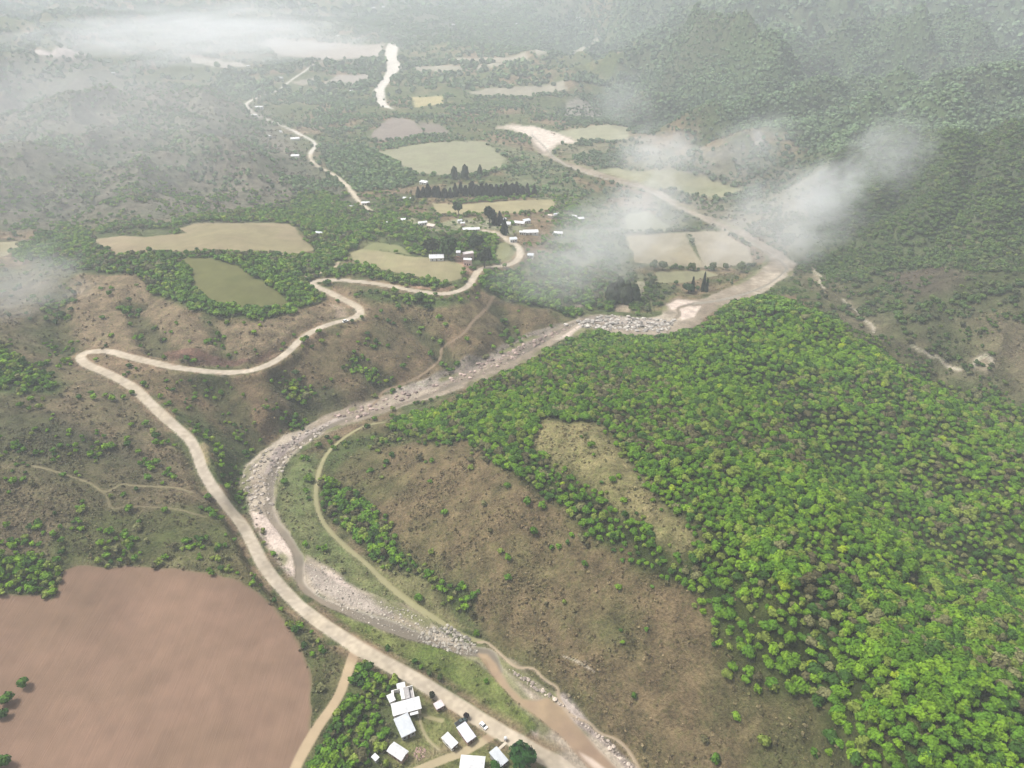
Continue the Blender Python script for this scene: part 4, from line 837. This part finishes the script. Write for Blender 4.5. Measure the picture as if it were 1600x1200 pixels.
# the farmstead at the bottom
h1, L1, W1 = house("612,1100 656,1092 658,1110 613,1117", 'largest white roofed house, right below the walled courtyard', 'white', 'cream', 3.0, 'mono', .45)
boxes('porch_roof', [(L1*.08, L1*.38, -W1/2-1.7, -W1/2-.42, 2.35, 2.45)], ROOF['white'], h1)
for k in (.1, .36): boxes('porch_post', [(L1*k-.06, L1*k+.06, -W1/2-1.6, -W1/2-1.48, -.8, 2.35)], WALL['white'], h1)
boxes('lean_to', [(-L1/2-.1, -L1/2+2.6, -W1/2-1.3, -W1/2-.42, -.8, 2.2)], WALL['grey'], h1)
house("620,1068 632.5,1067.5 633,1073 620,1074.5", 'small white roofed hut at the top of the walled courtyard', 'white', 'brick', 2.6, 'mono', .2)
# courtyard: ring of low walls, raised white beam, concrete slab
loc, L, Wd, yaw = fit_rect("612,1079 646,1076 647,1092 613,1097", 1.5); e = empty('walled_courtyard', loc, yaw, 'unroofed grey courtyard of white walls behind the largest house', 'courtyard')
boxes('floor_slab', [(-L/2, L/2, -Wd/2, Wd/2, -1, .15)], WALL['grey'], e)
boxes('wall', [(-L/2, L/2, Wd/2-.25, Wd/2, .15, 2.3), (-L/2, -L/2+.9, -Wd/2, Wd/2-.25, .15, 2.3), (-L*.1, L*.06, -Wd/2, Wd/2-.25, .15, 2.4), (L/2-.25, L/2, -Wd/2, Wd/2-.25, .15, 1.4)], WALL['white'], e)
boxes('terrace_slab', [(L*.06+.003, L*.30, -Wd/2, Wd/2-.26, 1.9, 2.1)], ROOF['slab'], e); boxes('terrace', [(L*.30+.01, L/2-.26, -Wd/2, Wd*.3, .15, .9)], ROOF['slab'], e)
house("606,1085 615,1084.5 616,1093 607,1100", 'narrow pale shed against the left side of the courtyard', 'white', 'white', 2.3, 'mono', .15, detail=False)
house("615.5,1123.7 636,1116 650.7,1142.5 627.5,1152.5", 'grey roofed house standing below the largest white roof', 'grey', 'grey', 2.9, 'mono', .5)
house("712.5,1140 722.5,1130 748,1147.5 731,1157.5", 'brick house with pale lilac roof beside the parked pickup', 'lilac', 'brick', 2.9, 'mono', .4)
house("689.5,1152 700,1145 715.5,1161 706,1170", 'small bright white roofed house left of the brick house', 'white', 'white', 2.6, 'mono', .25)
house("677,1099 687.5,1095 695.5,1101 682.5,1109", 'small pinkish shed close to the main road', 'pink', 'brick', 2.2, 'mono', .15)
house("614,1160 641,1175 625,1190 606,1172", 'white roofed house half hidden by trees, with a porch', 'white', 'brick', 2.8, 'gable', .7)
house("585,1177 593,1184 586.5,1189.5 581,1183", 'tiny white roofed shed left of the house hidden by trees', 'white', 'grey', 2.2, 'mono', .15, detail=False)
house("722,1179.5 758,1183 755.5,1208 716,1206", 'wide white gabled roof cut by the bottom edge', 'white', 'white', 3.0, 'gable', .6)
house("761,1180 774,1171 796,1183 786,1195", 'pale grey roofed house beside the huge dark tree', 'grey', 'grey', 2.8, 'mono', .3)
for i, (x, y) in enumerate(((700, 1178), (738, 1156))): pass
# far houses: photo position of the roof, width in photo pixels, colours, label
FARH = """682,401,22,white,white,long narrow white building below the big spreading tree
731,409,12,white,rose,pink walled building with white front by the red earth yard
731,399,16,pink,rose,broad pinkish building behind the one with the white front
716,394,6,white,white,tiny white hut left of the pink building
736,357,26,white,cream,long low white roof in the middle of the village
660,347,13,white,white,white roofed house at the left end of the village street
673,352,12,tile,cream,tan roofed house next to the left end of the village street
718,344,7,white,white,small white house under the tall round dark tree
723,348,6,white,rose,narrow pale house right of the one under the tall tree
790,349,15,white,white,white roof right below the pointed cypresses
786,342,9,lilac,white,lilac roof just above the white roof by the cypresses
811,347,18,white,cream,large white roof in the upper right of the village
823,344,11,grey,white,grey roof touching the large white roof of the village
829,361,23,white,white,longest white roof right of the village centre
817,362,10,white,white,small white roof left of the longest village roof
802,373,11,grey,white,grey white roof above the road loop
871,363,16,white,white,white roof veiled by mist, right of the village
897,337,9,white,white,left of two bright little roofs above the mist
908,341,9,white,grey,right of two bright little roofs above the mist
860,336,7,tile,cream,tan roof at the end of the long pale field
869,334,8,grey,white,grey roof at the end of the long pale field
829,398,9,grey,white,single faint roof in the mist right of the road loop
571,316,12,white,white,white house by the lower bend of the far road
577,334,8,white,cream,small roof at the near end of the far road
549,323,6,white,grey,tiny roof left of the far road
601,347,8,white,white,small roof between far road and village
636,309,12,white,grey,white roof left of the long cypress row
662,284,12,white,white,bright roof under the big pale field
621,285,13,grey,white,pale roof among the trees under the big pale field
499,363,11,grey,white,lone grey white roof in the trees by the mesa field
630,343,7,white,white,little white roof left of the village street
405,167,12,white,white,white roof beside the bright stretch of the far road
397,180,9,white,grey,narrow pale roof below the one by the bright road stretch
461,216,13,white,white,white roof beside the dark shadowed road bend
439,205,5,white,white,tiny white dot of a house left of the road bend
421,212,5,white,grey,faintest tiny house farther left of the road bend
461,243,12,white,white,white roof lowest along the far left road
427,92,14,white,white,elongated white roof at the head of the far road
451,96,7,white,white,small roof right of the elongated white roof
471,99,6,white,white,bright tiny roof at the end of the diagonal road
439,121,6,white,white,tiny white roof left of the diagonal road
493,127,6,white,white,tiny white roof right of the diagonal road
549,142,5,white,white,lone white roof under the small grey field
415,79,7,white,white,white roof at the left end of the wide far field
374,72,7,white,white,pair of specks, the upper white roof in the cloud edge
388,103,6,white,white,tiny roof right of the pale strip field
365,56,9,white,grey,pale roof inside the edge of the big cloud
395,48,12,white,grey,widest pale roof under the big cloud
528,56,6,white,white,white roof on the near rim of the big cloud
177,114,5,white,white,lone white dot in the grey far left plain
584,12,6,white,white,left one of two small roofs at the top
599,10,5,grey,white,right one of two small roofs at the top
759,18,13,white,white,brightest white building at the top centre
707,38,8,white,white,low white roof under the top centre building
804,37,10,white,white,white roof right of the top centre, upper one
793,46,9,grey,white,greyish roof right of the top centre, lower one
904,27,8,grey,white,left roof of the group of three at the top
912,32,12,white,white,largest roof of the group of three at the top
927,31,9,white,white,right roof of the group of three at the top"""
for i, ln in enumerate(FARH.split('\n')):
    x, y, w, rf, wl, lb = ln.split(',', 5); x, y, w = float(x), float(y), float(w)
    b = at1(x, y, 3.0); zc = proj(b)[2]; L = w/FPX*zc; Wd = max(3.2, min(L*.55, 8)) if x != 736 else 6; h = (5.5 if wl == 'rose' and y > 395 else 2.9) if zc < 1300 else 3.6
    yw = random.uniform(-.5, .5); g = float(samp(GZ, b[0], b[1]))
    big = w >= 9 and y > 270
    e = empty('house', (b[0], b[1], g), yw, lb, 'house', 'houses of the far village' if y > 270 else 'far farmhouses')
    boxes('wall', [(-L/2, L/2, -Wd/2, Wd/2, -3, h)], WALL[wl], e); (roof_gable if i % 3 else roof_mono)(e, L, Wd, h+.01, ROOF[rf], **({'rise': 1.0} if i % 3 else {'tilt': .9}))
    if big:
        boxes('door', [(-.5, .5, -Wd/2-.05, -Wd/2+.02, 0, 2.1)], M_door, e)
        for k in (-.3, .3): boxes('window', [(k*L-.6, k*L+.6, -Wd/2-.05, -Wd/2+.02, .9, 2.0)], M_glass, e)

# ------------------------------------------------------------------ vehicles, tank, posts
def tyre(name, parent, x, y, r, w):
    v = []; f = []; n = 14
    for s in (-w/2, w/2):
        for k in range(n): t = 6.2832*k/n; v.append((x+math.cos(t)*r, y+s, r+math.sin(t)*r))
    for k in range(n): f.append((k, (k+1) % n, n+(k+1) % n, n+k))
    f += [tuple(range(n-1, -1, -1)), tuple(range(n, 2*n))]
    o = pmesh(name, v, f, M_tyre, parent)
    v = [(x+math.cos(6.2832*k/n)*r*.55, y+s*(w/2+.01), r+math.sin(6.2832*k/n)*r*.55) for s in (-1, 1) for k in range(n)]
    pmesh('rim', v, [tuple(range(n-1, -1, -1)), tuple(range(n, 2*n))], M_rim, o)
M_tyre = plain('rubber', (.025, .025, .025), .9); M_rim = plain('steel_rim', (.4, .4, .42), .4)
def loft(name, secs, mat, parent):
    """secs: x, half width bottom, half width top, z bottom, z top"""
    v = []; f = []
    for x, wb, wt, z0, z1 in secs: v += [(x, -wb, z0), (x, wb, z0), (x, wb, (z0+z1)/2+.1), (x, wt, z1), (x, -wt, z1), (x, -wb, (z0+z1)/2+.1)]
    for k in range(len(secs)-1):
        for j in range(6): a = k*6+j; b = k*6+(j+1) % 6; f.append((a, b, b+6, a+6))
    f += [tuple(range(5, -1, -1)), tuple((len(secs)-1)*6+j for j in range(6))]
    return pmesh(name, v, f, mat, parent)
def vehicle(px, py, px2, py2, label, paint_, kind='car', size=4.3):
    a, b = at1(px, py), at1(px2, py2); yaw = math.atan2(b[1]-a[1], b[0]-a[0]); m = (a+b)/2; m[2] = float(samp(GZ, m[0], m[1]))
    e = empty('parked_'+kind if kind != 'van' else 'van', m, yaw, label, kind); L = size/2; mt = plain(kind+'_paint', paint_, .35, 3, .05, None, .5)
    if kind == 'pickup':
        loft('body', [(-L, .82, .8, .45, 1.0), (-L+.1, .86, .84, .35, 1.05), (.9, .86, .84, .35, 1.05), (L-.15, .84, .78, .35, 1.0), (L, .78, .7, .45, .85)], mt, e)
        loft('cab', [(-.75, .8, .66, 1.05, 1.1), (-.55, .8, .64, 1.05, 1.7), (.6, .8, .64, 1.05, 1.7), (1.25, .8, .7, 1.05, 1.1)], M_glass, e); boxes('cab_roof', [(-.55, .6, -.63, .63, 1.702, 1.75)], mt, e)
        boxes('cargo_bed', [(-L+.2, -.85, -.68, .68, 1.052, 1.06)], M_tyre, e)
    else:
        loft('body', [(-L, .75, .7, .45, .85), (-L+.15, .84, .8, .3, .95), (L*.5, .84, .8, .3, .92), (L-.1, .8, .74, .3, .78), (L, .72, .66, .42, .68)], mt, e)
        z = 1.45 if kind == 'car' else 1.9
        loft('cabin', [(-L*.82, .78, .62, .95, 1.0), (-L*.66, .78, .6, .95, z), (L*.12, .78, .6, .95, z), (L*.5, .78, .66, .9, .96)], M_glass, e); boxes('car_roof', [(-L*.66, L*.12, -.6, .6, z+.002, z+.05)], mt, e)
    for sx in (-L*.62, L*.62):
        for sy in (-.78, .78): tyre('wheel', e, sx, sy, .33, .22)
    for sy in (-.55, .55): boxes('headlight', [(L-.04, L+.012, sy-.14, sy+.14, .6, .74)], M_frame, e)
    return e
vehicle(752.5, 1132.5, 758.5, 1138, 'small white car parked between main road and brick house', (.8, .8, .78), 'car', 3.7)
vehicle(713, 1134, 727, 1125, 'dark green pickup parked along the back of the brick house', (.03, .05, .045), 'pickup', 5.2)
vehicle(537, 504, 543, 502, 'lone white van on the bulge of the middle road', (.82, .82, .8), 'van', 4.6)
# round white water tank on a stand by the lowest house
p = at1(790, 1157); e = empty('water_tank', p, 0, 'round white water tank by the road above the grey roof', 'water tank'); n = 16
v = []; prof = [(.0, 1.0), (.62, 1.0), (.68, 1.1), (.68, 1.9), (.45, 2.15), (.18, 2.2), (.18, 2.28), (0.01, 2.28)]
for r, z in prof: v += [(math.cos(6.2832*k/n)*max(r, .01), math.sin(6.2832*k/n)*max(r, .01), z) for k in range(n)]
pmesh('tank', v, [(a*n+k, a*n+(k+1) % n, (a+1)*n+(k+1) % n, (a+1)*n+k) for a in range(len(prof)-1) for k in range(n)], ROOF['white'], e)
boxes('stand', [(sx*.45-.06, sx*.45+.06, sy*.45-.06, sy*.45+.06, -.5, .94) for sx in (-1, 1) for sy in (-1, 1)]+[(-.6, .6, -.6, .6, .942, .998)], M_door, e)
# stack of timber beside the lowest grey roof
p = at1(785, 1166); a = at1(788, 1163); e = boxes('timber_stack', [(-2.2, 2.2, -.5+.28*k, -.28+.28*k, .05, .28) for k in range(4)]+[(-2, 2, -.4, .4, -.4, .047)], WALL['cream']); e.location = p; e.rotation_euler = (0, 0, .75)
e['label'] = 'pale timber beams stacked behind the lowest grey roof'; e['category'] = 'timber'

# ------------------------------------------------------------------ air: even haze and low cloud
zmax = float(GZ[GY < 9000].max()); zmin = float(GZ.min())
hz = boxes('haze', [(-9000, 9000, -300, 11500, zmin-1, max(zmax, CAM_Z)+12)], None); hz['kind'] = 'stuff'; hz['label'] = 'thin pale haze filling the valley'; hz['category'] = 'haze'
m = bpy.data.materials.new('haze_air'); m.use_nodes = True; t = m.node_tree; t.nodes.clear(); out = t.nodes.new('ShaderNodeOutputMaterial')
v = t.nodes.new('ShaderNodeVolumePrincipled'); v.inputs['Density'].default_value = 2.3e-4; v.inputs['Color'].default_value = (.90, .945, .985, 1); v.inputs['Anisotropy'].default_value = 0
t.links.new(v.outputs[0], out.inputs['Volume']); hz.data.materials.clear(); hz.data.materials.append(m)
def mist_mat(name, dens, scale, lo, hi, warp_=1.1, seed=0.0):
    m = bpy.data.materials.new(name); m.use_nodes = True; t = m.node_tree; t.nodes.clear(); out = t.nodes.new('ShaderNodeOutputMaterial'); Lk = t.links.new
    tc = N(t, 'ShaderNodeTexCoord'); ln = N(t, 'ShaderNodeVectorMath', operation='LENGTH'); Lk(tc.outputs['Object'], ln.inputs[0])
    mp = N(t, 'ShaderNodeMapping'); mp.inputs['Location'].default_value = (seed, seed*.7, seed*1.3); Lk(tc.outputs['Object'], mp.inputs[0])
    ns = N(t, 'ShaderNodeTexNoise', Scale=scale, Detail=7, Roughness=.66, Distortion=warp_); Lk(mp.outputs[0], ns.inputs['Vector'])
    sub = N(t, 'ShaderNodeMath', operation='MULTIPLY_ADD'); Lk(ln.outputs['Value'], sub.inputs[0]); sub.inputs[1].default_value = -.55; Lk(ns.outputs[0], sub.inputs[2])
    mr = N(t, 'ShaderNodeMapRange', interpolation_type='SMOOTHSTEP'); mr.inputs[1].default_value = lo; mr.inputs[2].default_value = hi; mr.inputs[3].default_value = 0; mr.inputs[4].default_value = dens; Lk(sub.outputs[0], mr.inputs[0])
    ed = N(t, 'ShaderNodeMapRange', interpolation_type='SMOOTHSTEP'); ed.inputs[1].default_value = 1.0; ed.inputs[2].default_value = .55; Lk(ln.outputs['Value'], ed.inputs[0])
    mu = N(t, 'ShaderNodeMath', operation='MULTIPLY'); Lk(mr.outputs[0], mu.inputs[0]); Lk(ed.outputs[0], mu.inputs[1])
    v = N(t, 'ShaderNodeVolumePrincipled'); v.inputs['Color'].default_value = (.93, .935, .945, 1); v.inputs['Anisotropy'].default_value = 0; Lk(mu.outputs[0], v.inputs['Density']); Lk(v.outputs[0], out.inputs['Volume']); return m
def mist(px, py, lift, sx, sy, sz, rz, ry, dens, label, scale=2.2, lo=.12, hi=.5, seed=0.):
    p = at1(px, py, lift); bm_v = []; f = []; n, r_ = 20, 11
    for a in range(r_):
        ph = -math.pi/2+math.pi*a/(r_-1)
        for k in range(n): th = 6.28318*k/n; bm_v.append((math.cos(ph)*math.cos(th), math.cos(ph)*math.sin(th), math.sin(ph)))
    f = [(a*n+k, a*n+(k+1) % n, (a+1)*n+(k+1) % n, (a+1)*n+k) for a in range(r_-1) for k in range(n)]
    o = pmesh('cloud', bm_v, f, mist_mat('cloud_vapour', dens, scale, lo, hi, seed=seed)); o.location = p; o.scale = (sx*.88, sy*.88, sz) if dens > .0023 else (sx, sy, sz); o.rotation_euler = (0, ry, rz)
    o['kind'] = 'stuff'; o['label'] = label; o['category'] = 'cloud'; return o
MIST = [(1215, 345, 40, 170, 120, 55, .4, -.35, .0081, 'wide white veil of cloud above the river where it meets the right hill'),
        (1285, 300, 40, 75, 75, 48, .5, -.5, .0106, 'bright core of the cloud by the right hill'),
        (1240, 385, 22, 45, 60, 36, .4, -.2, .0085, 'low lobe of cloud on the river at the foot of the right hill'),
        (1385, 245, 26, 60, 90, 75, .3, .5, .0077, 'thin tail of cloud rising over the right ridge'),
        (960, 365, 36, 150, 140, 56, -.2, -.4, .0069, 'soft veil of cloud drifting over the fields right of the village'),
        (870, 425, 24, 105, 100, 36, .3, 0, .0055, 'faint mist covering the trees below the village'),
        (1010, 315, 30, 90, 90, 45, .3, -.2, .0059, 'pale mist between the two field terraces by the far river'),
        (1035, 243, 30, 130, 150, 50, 0, 0, .0069, 'small cloud lying over the far river meadows'),
        (1170, 235, 30, 120, 110, 60, .3, -.5, .0049, 'small rising wisp left of the right ridge'),
        (975, 165, 30, 110, 120, 100, .3, 0, .0026, 'barely visible brownish wisp before the far gullies'),
        (30, 440, 28, 85, 90, 34, 0, 0, .0059, 'small mist patch at the left edge above the brown slope')]
for i, q in enumerate(MIST): mist(*q, scale=2.9, lo=.06, hi=.38, seed=3.7*i+1)
mist(320, 55, 70, 900, 700, 120, 0, 0, .0030, 'big white cloud bank over the far upper left valley', 3.6, .1, .42, 9)
mist(60, 200, 60, 500, 600, 90, 0, 0, .0010, 'thin grey cloud veil over the left hills', 3.2, -.05, .5, 21)
